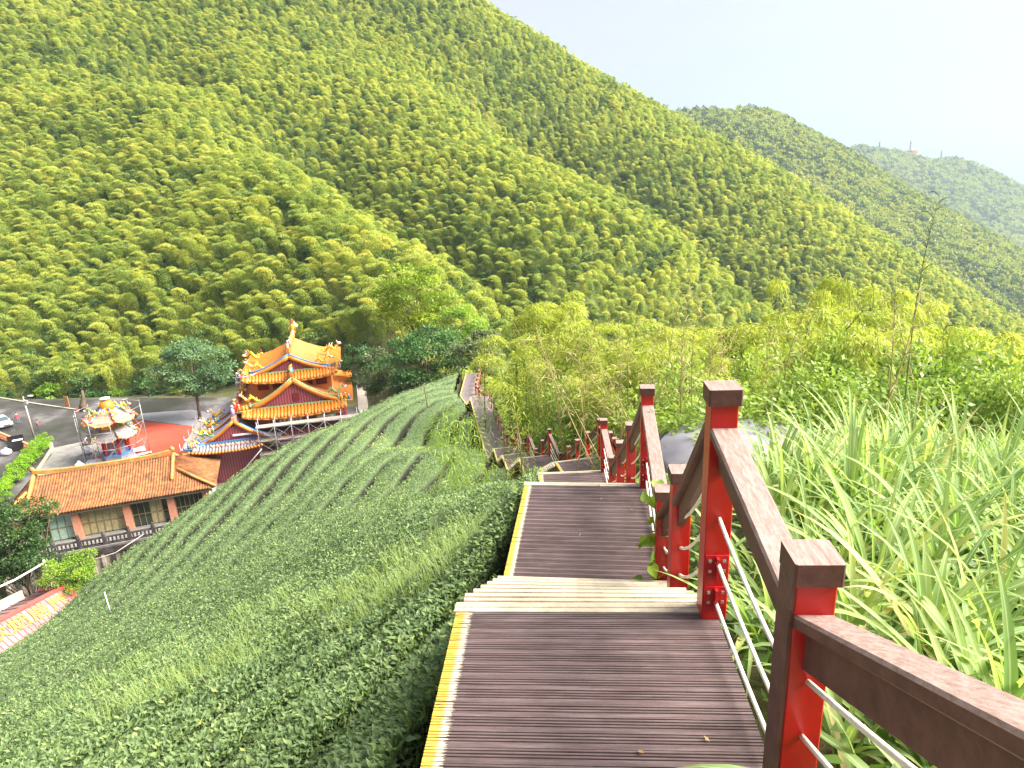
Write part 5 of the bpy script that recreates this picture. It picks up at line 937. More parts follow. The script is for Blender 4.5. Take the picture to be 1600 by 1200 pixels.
# ---------------------------------------------------------------- scaffolding
def scaffold(name, label, loc, rz, xs, ys, zs, boards=True, brace=True, seed=0, group=None):
    o = empty(name, loc, rz); setp(o, label, 'scaffolding', group); r = random.Random(seed)
    for x in xs:
        for y in ys: MB().tube([(x, y, 0), (x, y, zs[-1] + .9)], .045, 5).build('upright', M_steel, o, True)
    for z in zs:
        for y in ys: MB().tube([(xs[0] - .3, y, z), (xs[-1] + .3, y, z)], .035, 5).build('ledger', M_steel, o, True)
        if boards and len(ys) > 1: MB().box((xs[0] - .2, ys[0] + .05, z + .04), (xs[-1] + .2, ys[-1] - .05, z + .09)).build('platform', M_board, o)
    if brace:
        for i in range(len(xs) - 1):
            for z0, z1 in zip([0] + list(zs[:-1]), zs):
                MB().tube([(xs[i], ys[0], z0 + .1), (xs[i + 1], ys[0], z1)], .026, 4).build('brace', M_steel, o, True); MB().tube([(xs[i + 1], ys[0], z0 + .1), (xs[i], ys[0], z1)], .026, 4).build('brace', M_steel, o, True)
    return o
Rz = Matrix.Rotation(TR, 4, 'Z')
def tl(x, y): v = Rz @ Vector((x, y, 0)); return (T0[0] + v.x, T0[1] + v.y, PLZ)
scaffold('scaffolding', 'grey tube scaffolding with board decks across the pink front of the tall hall', tl(0, -2.2), TR, [-4.6, -2.7, -.8, 1.1, 3.0, 4.9, 6.8], [-.6, .6], [1.8, 3.6, 5.3, 7.0], seed=1)
scaffold('scaffolding', 'board walkway on scaffolding along the far flank of the tall hall', tl(7.6, -1.0), TR + PI / 2, [0, 2.6, 5.2, 7.8, 10.4, 13], [-.55, .55], [3.5, 7.3], seed=2, brace=False)
scaffold('scaffolding', 'scaffolding beside the low front hall facing the red yard', tl(-13.4, .2), TR + PI / 2, [0, 2.4, 4.8, 7.2, 9.6], [-.5, .5], [2.2, 4.4], seed=3)
scaffold('scaffolding', 'small scaffolding behind the figures of the front hall ridge', tl(-7.0, 12.5), TR, [-1.6, 0, 1.6], [-.5, .5], [4.2, 6.4, 8.6], seed=4)
mb = MB(); mb.tube([tl(-9.2, -3.6), Vector(tl(-4.4, -3.0)) + Vector((0, 0, 4.6))], .07, 6); setp(mb.build('shoring_pole', M_steel, None, True), 'long slanting steel pole leaning on the front scaffolding', 'pole')
# ---------------------------------------------------------------- pavilion (incense tower) wrapped in scaffolding
pp = Wz(186, 716, PLZ); pav = empty('incense_pavilion', (pp[0], pp[1], PLZ), .2); setp(pav, 'small two-tiered colourful pavilion wrapped in scaffolding on the red yard', 'pavilion')
mb = MB(); mb.lathe([(2.2, 0), (2.2, .35), (1.9, .4), (1.9, .8)], 6); mb.build('base', M_greyr, pav); MB().lathe([(1.15, .8), (1.15, 3.3)], 6).build('core', M_lav, pav); MB().lathe([(1.95, .8), (2.0, 1.0)], 6).build('base_band', M_blue, pav)
for i in range(6):
    a = i * PI / 3; mb = MB(); post_up(mb, 1.6 * math.cos(a), 1.6 * math.sin(a), .8, 3.4, .16); mb.build('column', M_dred, pav, True)
def hexroof(z0, z1, r0, r1, name, mat, trim, seed):
    mb = MB(); V = []; prof_ = [(r0, z0), (r0 * .78 + r1 * .22, z0 + (z1 - z0) * .2), (r0 * .45 + r1 * .55, z0 + (z1 - z0) * .5), (r1, z1)]
    for j, (r_, z_) in enumerate(prof_):
        for i in range(24):
            a = i * 2 * PI / 24; q = abs(math.cos(3 * a)); rr_ = r_ * (.93 + .07 * q) ; V.append((rr_ * math.cos(a), rr_ * math.sin(a), z_ + (.45 * q ** 6 if j == 0 else .12 * q ** 6)))
    F = [(j * 24 + i, j * 24 + (i + 1) % 24, (j + 1) * 24 + (i + 1) % 24, (j + 1) * 24 + i) for j in range(3) for i in range(24)] + [tuple(range(23, -1, -1)), tuple(range(72, 96))]
    ro = mb.add(V, F).build(name, mat, pav); mb = MB()
    for i in range(24):
        a = i * 2 * PI / 24; q = abs(math.cos(3 * a)); mb.blob((r0 * (.93 + .07 * q) * math.cos(a), r0 * (.93 + .07 * q) * math.sin(a), z0 + .45 * q ** 6), .17, 0, 6, .05)
    mb.build('end_tiles', M_tile, ro, True)
    for i in range(6):
        a = i * PI / 3; mb = MB(); mb.tube([(r_ * math.cos(a), r_ * math.sin(a), z_ + .3 + (.45 if j == 0 else 0)) for j, (r_, z_) in enumerate(prof_)], [.07, .11, .11, .09], 5); mb.build('hip_ridge', trim, ro, True)
        figures(ro, (.9 * r0 * math.cos(a), .9 * r0 * math.sin(a), z0 + .4), (.6 * r0 * math.cos(a), .6 * r0 * math.sin(a), z0 + (z1 - z0) * .4), 4, .62, seed + i, 'corner_figures')
hexroof(3.3, 4.5, 3.1, 1.7, 'lower_roof', M_greyr, M_grn, 60); MB().lathe([(1.75, 4.3), (1.75, 5.5)], 6).build('upper_wall', M_oplast, pav)
for i in range(6):
    a = (i + .5) * PI / 3; M_ = Matrix.Rotation(a, 4, 'Z') @ Matrix.Translation((1.58, 0, 0)); MB().box((-.05, -.6, 4.65), (.05, .6, 5.3), M=M_).build('carved_panel', [M_yel, M_grn][i % 2], pav)
hexroof(5.5, 7.0, 3.2, .9, 'upper_roof', M_pnk, M_blue, 70); mb = MB(); mb.lathe([(.9, 7.0), (1.0, 7.3), (.7, 8.0), (.25, 8.3)], 8, 0); mb.build('finial', M_tile, pav, True); MB().lathe([(.25, 8.3), (.6, 8.4), (.6, 8.5), (.1, 8.6)], 10).build('finial_cover', M_white, pav)
for i in range(6): dragon(pav, (1.9 * math.cos(i * PI / 3), 1.9 * math.sin(i * PI / 3), 6.6), (-1) ** i, .75, 80 + i)
sc_ = empty('scaffolding', (pp[0], pp[1], PLZ), .2); setp(sc_, 'light tube scaffolding ringing the small pavilion', 'scaffolding')
for i in range(10):
    a = i * 2 * PI / 10; x, y = 3.9 * math.cos(a), 3.9 * math.sin(a); MB().tube([(x, y, 0), (x, y, 7.2)], .04, 5).build('upright', M_steel, sc_, True)
    b = (i + 1) * 2 * PI / 10; x2, y2 = 3.9 * math.cos(b), 3.9 * math.sin(b)
    for z in (2.6, 4.9, 7.0): MB().tube([(x, y, z), (x2, y2, z)], .045, 5).build('ledger', M_steel, sc_, True)
    MB().tube([(x, y, .2), (x2, y2, 2.6)], .03, 4).build('brace', M_steel, sc_, True); MB().tube([(x, y, 2.6), (x2, y2, 4.9)], .03, 4).build('brace', M_steel, sc_, True)
M_bag = solid('white_sack', (.72, .70, .74), .6, .12, 5, .4); M_dustsheet = solid('dust_sheet', (.62, .58, .62), .6, .2, 2, .3)
for i, (qx, qy, s) in enumerate([(140, 688, 1.15), (137, 704, 1.05), (148, 684, .9), (124, 727, 1.0), (150, 676, .8)]):
    p = Wz(qx, qy, PLZ + s * .5); mb = MB(); mb.blob((0, 0, s * .48), (s * .62, s * .55, s * .5), 0, 9, .12); mb.tube([(0, 0, s * .9), (.05, 0, s * 1.08)], [.16 * s, .2 * s], 6); setp(mb.build('white_sack', M_bag, None, True, loc=(p[0], p[1], PLZ)), 'bulging white sack beside the pavilion, %s from the tiled roof' % ordinal(4 - i), 'sack', 'sacks beside the pavilion')
for i, (qx, qy, w, h, a) in enumerate([(152, 722, 2.6, 1.6, .3), (165, 728, 2.2, 1.2, -.2), (150, 731, 1.6, 1.0, .9), (195, 722, 3.0, 1.5, .1), (212, 705, 2.4, 1.8, .6), (218, 712, 3.0, .7, .5), (205, 717, 1.8, 1.2, -.4), (180, 730, 2.0, .8, .15)]):
    p = Wz(qx, qy, PLZ); mb = MB(); X, Y = np.meshgrid(np.linspace(-w / 2, w / 2, 6), np.linspace(-h / 2, h / 2, 5)); Z = .12 + .18 * fbm(X * 1.1 + i * 7, Y * 1.1, 3, 3); ii_ = np.arange(30).reshape(5, 6); V = np.stack([X, Y, Z], -1).reshape(-1, 3); V = np.concatenate([V, V - np.array([0, 0, .03])]); F = np.stack([ii_[:-1, :-1], ii_[:-1, 1:], ii_[1:, 1:], ii_[1:, :-1]], -1).reshape(-1, 4)
    o = mobj('plastic_sheet', npmesh('plastic_sheet', V, np.concatenate([F, F[:, ::-1] + 30]), [M_dustsheet if i % 3 else M_bag])); o.location = (p[0], p[1], PLZ + .02 + .012 * i); o.rotation_euler = (0, 0, a); setp(o, 'crumpled white plastic sheet lying round the foot of the pavilion', 'sheet', 'plastic sheets round the pavilion')
# ---------------------------------------------------------------- long tiled hall
BO = (-41.0, 62.6, PLZ); BR = math.radians(18); bl = empty('tiled_hall', BO, BR); setp(bl, 'long hall with weathered terracotta tile roof, salmon columns and glass front', 'building')
EZ, RZ = 3.3, 5.75; XL, XR, RL, RR_ = -10.6, 9.4, -8.4, 5.0
bx('floor_slab', (XL + .5, -1.9, -.5), (XR - .4, 10.4, .02), M_conc, bl); bx('back_wall', (XL + 1, 8.6, .02), (XR - 1, 9.0, 3.3), M_pnk, bl); bx('side_wall', (XR - 1.35, .9, .02), (XR - 1.1, 8.6, 3.2), M_white, bl); bx('side_wall', (XL + 1.1, .9, .02), (XL + 1.35, 8.6, 3.2), M_pnk, bl)
CO = [-9.2, -4.15, .55, 4.75, 8.2]
for x in CO: bx('column', (x - .33, .55, .0), (x + .33, 1.2, 3.1), M_pnk, bl)
bx('eave_beam', (XL + .6, .5, 2.95), (XR - .6, 1.25, 3.2), M_white, bl); bx('gutter', (XL + .4, .2, 3.06), (XR - .4, .36, 3.2), solid('aluminium_gutter', (.6, .62, .62), .35, .1, 4, metal=.5), bl)
m, nt, out = newmat('window_glass'); b = N(nt, 'ShaderNodeBsdfPrincipled', _Roughness=.08); b.inputs['Base Color'].default_value = (.03, .045, .035, 1); b.inputs['Specular IOR Level'].default_value = .6; nt.links.new(b.outputs[0], out.inputs[0]); M_glass = m
M_curt = solid('beige_curtain', (.36, .31, .17), .9, .3, 6); M_glt = solid('green_curtain', (.33, .48, .40), .8, .2, 4); M_mul = solid('brass_mullion', (.33, .26, .13), .4, .2, 5, metal=.3)
for i in range(4):
    x0, x1 = CO[i] + .35, CO[i + 1] - .35; n = 6; w = (x1 - x0) / n; win = bx('window', (x0, 1.02, 1.35), (x1, 1.07, 1.43), M_mul, bl)
    for k in range(n):
        mt = M_curt if i == 1 else (M_glt if i == 0 and k > 2 else (M_curt if (i == 2 and k in (3, 4)) else M_glass))
        for z0, z1 in ((.12, 1.33), (1.45, 2.92)): MB().box((x0 + k * w + .03, 1.06, z0), (x0 + (k + 1) * w - .03, 1.1, z1)).build('pane', mt, win)
        MB().box((x0 + k * w - .03, 1.0, .1), (x0 + k * w + .03, 1.12, 2.95)).build('mullion', M_mul, win)
# roof: gently concave main slopes, gabled ends with skirts
def hsl(k=7): return [(5.7 * (1 - t) - .0, EZ + (RZ - EZ) * (t ** 1.25)) for t in np.linspace(0, 1, k)]     # (distance from ridge, z)
sl = [(d_, z_) for d_, z_ in hsl()]; RY = 5.5
mb = MB()
for sg in (-1, 1):
    V = []; k = len(sl)
    for x_, xe in ((0, XL), (1, XR)):
        for j, (d_, z_) in enumerate(sl):
            t = j / (k - 1); xx = (xe + ((RL if x_ == 0 else RR_) - xe) * min(1, t * 1.35)); V.append((xx, RY + sg * d_, z_ + (.28 * (1 - t) ** 4)))
    F = [(i, k + i, k + i + 1, i + 1) for i in range(k - 1)]; mb.add(V, F if sg < 0 else [f[::-1] for f in F], 0); mb.add([(v[0], v[1], v[2] - .12) for v in V], F if sg > 0 else [f[::-1] for f in F], 0)
for sx, xe, xr in ((-1, XL, RL), (1, XR, RR_)):               # end skirts
    V = [(xe, RY - 5.7, EZ + .28), (xe, RY + 5.7, EZ + .28), (xr, RY + 1.6, RZ - .75), (xr, RY - 1.6, RZ - .75)]; mb.add(V, [(0, 1, 2, 3) if sx > 0 else (3, 2, 1, 0)], 0); mb.add([(v[0], v[1], v[2] - .1) for v in V], [(0, 1, 2, 3)], 0); mb.add([(xr, RY - 1.6, RZ - .75), (xr, RY + 1.6, RZ - .75), (xr, RY, RZ)], [(0, 1, 2)], 0)
roof = mb.build('roof', M_tile2, bl)
def roofz(d_): t = 1 - min(1, abs(d_) / 5.7); return EZ + (RZ - EZ) * t ** 1.25 + .28 * (1 - t) ** 4
NR = 0
for x in np.arange(XL + .15, XR - .1, .27):
    dmin = 0.0
    if x < RL: dmin = 5.7 * (1 - min(1, (x - XL) / (RL - XL) / 1.35))
    if x > RR_: dmin = 5.7 * (1 - min(1, (XR - x) / (XR - RR_) / 1.35))
    if 5.7 - dmin < .4: continue
    mb = MB(); pts = [(x, RY - d_, roofz(d_) + .03) for d_ in np.linspace(5.75, dmin + .05, 6)]; mb.tube(pts, .085, 6); mb.build('tile_row', M_tile2, roof, True)
for sx, xe, xr in ((-1, XL, RL), (1, XR, RR_)):
    for y in np.arange(RY - 5.4, RY + 5.5, .3):
        e = abs(y - RY); t1 = 1 if e < 1.6 else 1 - (e - 1.6) / 4.1
        if t1 < .06: continue
        z0, z1 = EZ + .28, RZ - .75; MB().tube([(xe, y, z0 + .03), (xe + (xr - xe) * t1, y, z0 + (z1 - z0) * t1 + .03)], .085, 6).build('tile_row', M_tile2, roof, True)
M_ridg = solid('ochre_ridge_tile', (.46, .24, .07), .7, .3, 2.5, dirt=(.28, .16, .07))
mb = MB()
for i in range(12):
    a, b = RL + (RR_ - RL) * i / 12, RL + (RR_ - RL) * (i + 1) / 12; ea, eb = abs(2 * i / 12 - 1) ** 4 * .35, abs(2 * (i + 1) / 12 - 1) ** 4 * .35; mb.beam((a, RY, RZ + .2 + ea), (b, RY, RZ + .2 + eb), .36, .42, vert_ends=True)
mb.build('ridge', M_ridg, bl)
for sx, xe, xr in ((-1, XL, RL), (1, XR, RR_)):
    for sg in (-1, 1):
        MB().tube([(xr, RY, RZ + .2), (xr, RY + sg * 2.0, roofz(2.0) + .2), (xr, RY + sg * 3.4, roofz(3.4) + .18)], [.2, .18, .17], 6).build('gable_ridge', M_ridg, bl, True); MB().tube([(xr + (xe - xr) * .12, RY + sg * 2.1, RZ - .85), (xr + (xe - xr) * .55, RY + sg * 3.8, EZ + .95), (xe, RY + sg * 5.7, EZ + .45)], [.17, .16, .15], 6).build('hip_ridge', M_ridg, bl, True)
    mb = MB(); mb.blob((xr, RY, RZ + .75), (.25, .22, .35), 0, 6); mb.build('ridge_finial', M_ridg, bl, True)
# balustrade and pilastered lower wall
M_mossy = solid('black_mossy_stone', (.045, .035, .036), .9, .5, 3, .4, dirt=(.10, .09, .09)); bal = empty('balustrade', BO, BR); setp(bal, 'black weathered stone balustrade in front of the tiled hall', 'balustrade')
MB().box((XL, -1.75, .72), (XR - 1, -1.5, .86)).build('top_rail', M_mossy, bal); MB().box((XL, -1.8, -.05), (XR - 1, -1.45, .16)).build('plinth', M_mossy, bal)
for i, x in enumerate(np.arange(XL + .2, XR - 1, 2.25)):
    p = MB().box((x - .16, -1.82, -.05), (x + .16, -1.44, 1.0)).build('post', M_mossy, bal); mb = MB(); mb.lathe([(.17, 1.0), (.20, 1.1), (.12, 1.2), (.19, 1.36), (.05, 1.55)], 8, 0, (x, -1.63, 0)); mb.build('finial', M_mossy, p, True)
    for k in range(1, 6): MB().lathe([(.09, .16), (.05, .3), (.10, .5), (.05, .72)], 7, 0, (x + k * .36, -1.63, 0)).build('baluster', M_mossy, bal, True)
lw_ = empty('retaining_wall', BO, BR); setp(lw_, 'pilastered grey retaining wall below the black balustrade', 'wall'); M_beig = solid('beige_render', (.42, .36, .31), .85, .25, 1.5, dirt=(.16, .13, .12))
MB().box((XL, -1.9, -4.2), (XR - 1, -1.6, -.08)).build('wall_face', M_beig, lw_); MB().box((XL, -2.2, -.75), (XR - 1, -1.91, -.1)).build('cornice', M_mossy, lw_)
for x in np.arange(XL + .3, XR - 1, .95): MB().box((x - .14, -2.15, -4.2), (x + .14, -1.91, -.76)).build('pilaster', M_mossy if int(x * 7) % 3 else M_beig, lw_)
# ---------------------------------------------------------------- red metal shed
u_ = Vector((.465, .885, 0)); n_ = Vector((.885, -.465, 0)); e0 = Vector((-34.75, 44.6, -28.5)); shed = empty('metal_shed', (e0.x, e0.y, -37)); setp(shed, 'shed with faded pink-red corrugated roof and yellow painted characters', 'shed')
off = Vector((e0.x, e0.y, -37)); M_pinkr = solid('faded_red_metal', (.46, .17, .17), .45, .2, 1.2, dirt=(.42, .25, .27)); M_redcap = solid('red_ridge_cap', (.55, .10, .08), .45, .12, 2); M_greyred = solid('dull_red_metal', (.25, .13, .135), .5, .15, 1.0, dirt=(.32, .22, .23))
def shedslope(name, sgn, w, drop, Ls, mat, ribs):
    A = e0 - off; d = n_ * sgn; mb = MB(); B = A - u_ * Ls; q = [A, B, B + d * w - Vector((0, 0, drop)), A + d * w - Vector((0, 0, drop))]; mb.add(q + [v - Vector((0, 0, .06)) for v in q], [(0, 1, 2, 3) if sgn < 0 else (3, 2, 1, 0), (4, 5, 6, 7), (0, 3, 7, 4), (2, 6, 7, 3)]); o = mb.build(name, mat, shed)
    for s_ in np.arange(.2, Ls, ribs): P_ = A - u_ * s_ + Vector((0, 0, .035)); MB().beam(P_ + d * .1 - Vector((0, 0, drop * .1 / w)), P_ + d * (w - .02) - Vector((0, 0, drop)), .05, .045).build('rib', mat, o)
    return o
rn = shedslope('roof_near', 1, 4.2, 1.75, 13, M_pinkr, .33); shedslope('roof_back', -1, 4.0, 1.5, 13, M_greyred, .62)
A = e0 - off; MB().beam(A + Vector((0, 0, .05)), A - u_ * 13 + Vector((0, 0, .05)), .42, .12).build('ridge_cap', M_redcap, shed)
MB().beam(A + n_ * .1 + Vector((0, 0, .02)), A + n_ * 4.2 - Vector((0, 0, 1.70)), .28, .14).build('verge', M_redcap, shed); MB().beam(A - n_ * .1 + Vector((0, 0, .02)), A - n_ * 4.0 - Vector((0, 0, 1.46)), .28, .14).build('verge', M_redcap, shed)
for d0 in (3.6, -3.5):
    p = A + n_ * d0 - Vector((0, 0, 1.8)) - u_ * .5; q = p - u_ * 12; MB().beam((p.x, p.y, p.z / 2), (q.x, q.y, p.z / 2), .15, p.z, vert_ends=True).build('wall', M_beig, shed)
p = A - u_ * .5 + n_ * 3.6; q = A - u_ * .5 - n_ * 3.5; MB().beam((p.x, p.y, 3.2), (q.x, q.y, 3.2), .15, 6.4, vert_ends=True).build('gable_end', M_beig, shed)
M_ylet = solid('yellow_roof_lettering', (.62, .36, .07), .6, .2, 5)
nrm_ = (n_ * 1.75 + Vector((0, 0, 4.2))).normalized(); dwn = (n_ * 4.2 - Vector((0, 0, 1.75))).normalized()
for i, chx in enumerate('屋居烟炊'):
    cu = bpy.data.curves.new('painted_character', 'FONT'); cu.body = chx; cu.size = 1.35; cu.align_x = 'CENTER'; cu.align_y = 'CENTER'; cu.extrude = .008; cu.offset = .015; cu.materials.append(M_ylet); o = bpy.data.objects.new('painted_character', cu)
    ctr = A - u_ * (1.0 + i * 1.38) + dwn * 1.15 + nrm_ * .075; X = u_; Y = -dwn; Mx = Matrix(((X.x, Y.x, nrm_.x, ctr.x), (X.y, Y.y, nrm_.y, ctr.y), (X.z, Y.z, nrm_.z, ctr.z), (0, 0, 0, 1))); link(o, None); bpy.context.view_layer.update(); me_ = bpy.data.meshes.new_from_object(o.evaluated_get(bpy.context.evaluated_depsgraph_get())); bpy.data.objects.remove(o); o = mobj('painted_character', me_, shed); o.matrix_local = Mx
bs = empty('awning_roof', (-40.4, 41.0, -37)); setp(bs, 'flat cream awning roof behind the red shed', 'roof'); M_creamr = solid('cream_metal', (.62, .56, .42), .6, .12, 1.5)
o2 = Vector((-40.4, 41.0, -37)); a_ = Vector(Wz(33, 922, -30.2)) - o2; b_ = Vector(Wz(0, 938, -30.4)) - o2; dirb = (b_ - a_).normalized(); bb = a_ + dirb * 6; sd_ = Vector((dirb.y, -dirb.x, 0)); 
MB().add([a_, bb, bb - sd_ * 3 , a_ - sd_ * 3] + [v - Vector((0, 0, .08)) for v in (a_, bb, bb - sd_ * 3, a_ - sd_ * 3)], [(0, 1, 2, 3), (7, 6, 5, 4), (0, 4, 5, 1), (1, 5, 6, 2), (2, 6, 7, 3), (3, 7, 4, 0)]).build('sheet', M_creamr, bs)
for q in (a_, bb): MB().tube([(q.x, q.y, 0), (q.x, q.y, q.z - .05)], .06, 6).build('post', M_steel, bs, True)
# ================================================================== SMALL THINGS IN THE YARD AND ON THE SLOPE
# low wall with orange balustrade at the yard edge
wl = [Vector(Wz(-60, 652, PLZ + 1.0)), Vector(Wz(0, 676, PLZ + 1.0)), Vector(Wz(44, 694, PLZ + 1.0))]; yw = empty('yard_wall', (wl[2].x, wl[2].y, PLZ - 2)); setp(yw, 'grey yard wall topped with an orange balustrade below the parked car', 'wall'); of = Vector((wl[2].x, wl[2].y, PLZ - 2)); M_terb = solid('terracotta_balustrade', (.58, .27, .13), .7, .2, 4)
for a, b in zip(wl[:-1], wl[1:]):
    A, B = a - of, b - of; MB().beam((A.x, A.y, .95), (B.x, B.y, .95), .3, 2.1, vert_ends=True).build('wall_face', M_conc, yw); MB().beam((A.x, A.y, 3.0), (B.x, B.y, 3.0), .28, .14).build('coping', M_terb, yw); MB().beam((A.x, A.y, 2.1), (B.x, B.y, 2.1), .3, .16).build('plinth', M_terb, yw); n = int((B - A).length / .45)
    for k in range(n): p = A.lerp(B, (k + .5) / n); MB().lathe([(.07, 2.18), (.12, 2.4), (.06, 2.65), (.10, 2.93)], 7, 0, (p.x, p.y, 0)).build('baluster', M_terb, yw, True)
# lamp post
lp = Vector(Wz(53, 682, PLZ)); lamp = empty('street_lamp', tuple(lp)); setp(lamp, 'grey concrete lamp post with white lamp head at the yard edge', 'lamp'); M_pole = solid('pole_concrete', (.42, .40, .37), .8, .15, 4)
MB().tube([(0, 0, 0), (0, 0, 6.2)], [.14, .09], 8).build('pole', M_pole, lamp, True); MB().tube([(0, 0, 5.9), (.5, -.1, 6.15), (.9, -.15, 6.3)], .045, 6).build('arm', M_pole, lamp, True); mb = MB(); mb.blob((1.2, -.2, 6.33), (.45, .2, .12), 0, 8, .03); mb.build('lamp_head', M_white, lamp, True); MB().box((.08, -.15, 5.1), (.42, .15, 5.6)).build('control_box', M_pole, lamp)
# parked car
M_carp = solid('silver_blue_paint', (.42, .47, .52), .25, .06, 2, spec=.6, metal=.3); M_tyre = solid('tyre_rubber', (.02, .02, .02), .8, .2, 5); M_hl = solid('headlight_glass', (.8, .8, .82), .1, .05, 5); M_cglass = solid('car_glass', (.05, .08, .09), .05, .1, 3, spec=.8)
car = empty('parked_car', tuple(Wz(4, 665, PLZ)), math.radians(-38)); setp(car, 'silver car parked beside the orange balustrade at the picture edge', 'car')
def carbody(prof_, w, tap):
    V = []; k = len(prof_)
    for s in (-1, 1):
        for x, z in prof_: V.append((x, s * w * (1 - tap * max(0, z - .75)), z))
    return MB().add(V, [tuple(range(k)), tuple(range(2 * k - 1, k - 1, -1))] + [(i, k + i, k + (i + 1) % k, (i + 1) % k) for i in range(k)])
mbc = carbody([(-2.25, .28), (2.2, .28), (2.3, .45), (2.25, .72), (1.9, .88), (1.05, .97), (-1.6, .99), (-2.2, .92), (-2.3, .6)], .88, .12); body = mbc.build('body', M_carp, car); bv = body.modifiers.new('bevel', 'BEVEL'); bv.width = .07; bv.segments = 2
cab = carbody([(1.0, .96), (.35, 1.40), (-.2, 1.48), (-1.1, 1.46), (-1.75, .97)], .82, .22).build('cabin', M_cglass, car); rf = carbody([(.32, 1.405), (-.2, 1.50), (-1.1, 1.48), (-1.3, 1.40), (-.2, 1.44)], .80, .20).build('roof', M_carp, car)
for sx in (-1, 1): MB().beam((1.02, sx * .78, .97), (.34, sx * .66, 1.42), .06, .06).build('pillar', M_carp, car)
for x in (-1.35, 1.4):
    for s in (-1, 1):
        w = MB(); w.lathe([(.20, -.11), (.32, -.11), (.34, 0), (.32, .11), (.20, .11)], 16); o = w.build('wheel', M_tyre, car, True, loc=(x, s * .80, .33)); o.rotation_euler = (PI / 2, 0, 0); r_ = MB(); r_.lathe([(.19, -.115), (.19, .115)], 12); r_.build('rim', M_bolt, o, True)
for s in (-1, 1): mb = MB(); mb.blob((2.17, s * .62, .66), (.14, .2, .1), 0, 8, .02); mb.build('headlight', M_hl, car, True); MB().box((.62, s * .92 - .07, .98), (.80, s * .92 + .07, 1.10)).build('mirror', M_carp, car)
MB().box((2.2, -.4, .45), (2.31, .4, .6)).build('grille', M_tyre, car); MB().box((2.25, -.26, .62), (2.33, .26, .72)).build('number_plate', M_white, car)
# person in a red top bending by the car: one skinned body
def skinned(name, verts, edges, radii, mat, parent, root=0):
    me = bpy.data.meshes.new(name); me.from_pydata(verts, edges, []); o = mobj(name, me, parent); md = o.modifiers.new('skin', 'SKIN'); 
    for i, r_ in enumerate(radii): me.skin_vertices[0].data[i].radius = (r_ if isinstance(r_, tuple) else (r_, r_))
    me.skin_vertices[0].data[root].use_root = True; sb = o.modifiers.new('sub', 'SUBSURF'); sb.levels = 1; sb.render_levels = 1; me.materials.append(mat); return o
def person(loc, rz, label, top, trousers, lean=.35, name='person'):
    P_ = empty(name, loc, rz); setp(P_, label, 'person')
    m, nt, out = newmat('person_clothes_' + label.split()[3]); L = nt.links.new; tc = N(nt, 'ShaderNodeTexCoord'); sz = N(nt, 'ShaderNodeSeparateXYZ'); L(tc.outputs['Object'], sz.inputs[0]); r_ = nt.nodes.new('ShaderNodeValToRGB'); r_.color_ramp.interpolation = 'CONSTANT'; mr = N(nt, 'ShaderNodeMath', operation='MULTIPLY'); mr.inputs[1].default_value = .5; L(sz.outputs['Z'], mr.inputs[0]); L(mr.outputs[0], r_.inputs[0]); el = r_.color_ramp.elements; el.new(.5); el.new(.6)
    for e, (p, c) in zip(el, [(0, (.03, .03, .03)), (.04, trousers), (.46, top), (.715, (.45, .28, .2))]): e.position = p; e.color = (*c, 1)
    b = N(nt, 'ShaderNodeBsdfPrincipled', _Roughness=.8); L(r_.outputs[0], b.inputs['Base Color']); L(b.outputs[0], out.inputs[0])
    l = lean; V = [(0, 0, .95), (l * .35, 0, 1.15), (l * .8, 0, 1.38), (l * 1.05, 0, 1.48), (l * 1.25, 0, 1.60), (l * 1.3, 0, 1.70), (.02, .11, .90), (.05, .12, .50), (-.03, .13, .08), (.12, .14, .04), (.02, -.11, .90), (-.02, -.12, .50), (-.10, -.13, .08), (.05, -.14, .04), (l * .8, .19, 1.36), (l * .8 + .08, .24, 1.10), (l * .8 + .28, .18, .95), (l * .8 + .36, .16, .92), (l * .8, -.19, 1.36), (l * .8 + .08, -.24, 1.10), (l * .8 + .28, -.18, .95), (l * .8 + .36, -.16, .92)]
    E_ = [(0, 1), (1, 2), (2, 3), (3, 4), (4, 5), (0, 6), (6, 7), (7, 8), (8, 9), (0, 10), (10, 11), (11, 12), (12, 13), (2, 14), (14, 15), (15, 16), (16, 17), (2, 18), (18, 19), (19, 20), (20, 21)]
    skinned('body', V, E_, [.14, .13, .15, .06, .095, .09, .09, .065, .045, .04, .09, .065, .045, .04, .07, .05, .038, .04, .07, .05, .038, .04], m, P_); hb = MB(); hb.blob((l * 1.27, 0, 1.71), (.115, .105, .105), 0, 10, .05); hb.build('hair', M_tyre, P_, True); return P_
person(tuple(Wz(30, 662, PLZ)), 2.4, 'person in red top leaning towards the parked car', (.62, .03, .05), (.10, .13, .25))
person(tuple(Wz(55, 672, PLZ) + np.array([0.8, -.4, 0])), .4, 'person in pale cap half hidden behind the clipped hedge', (.25, .10, .08), (.08, .08, .10), .1)
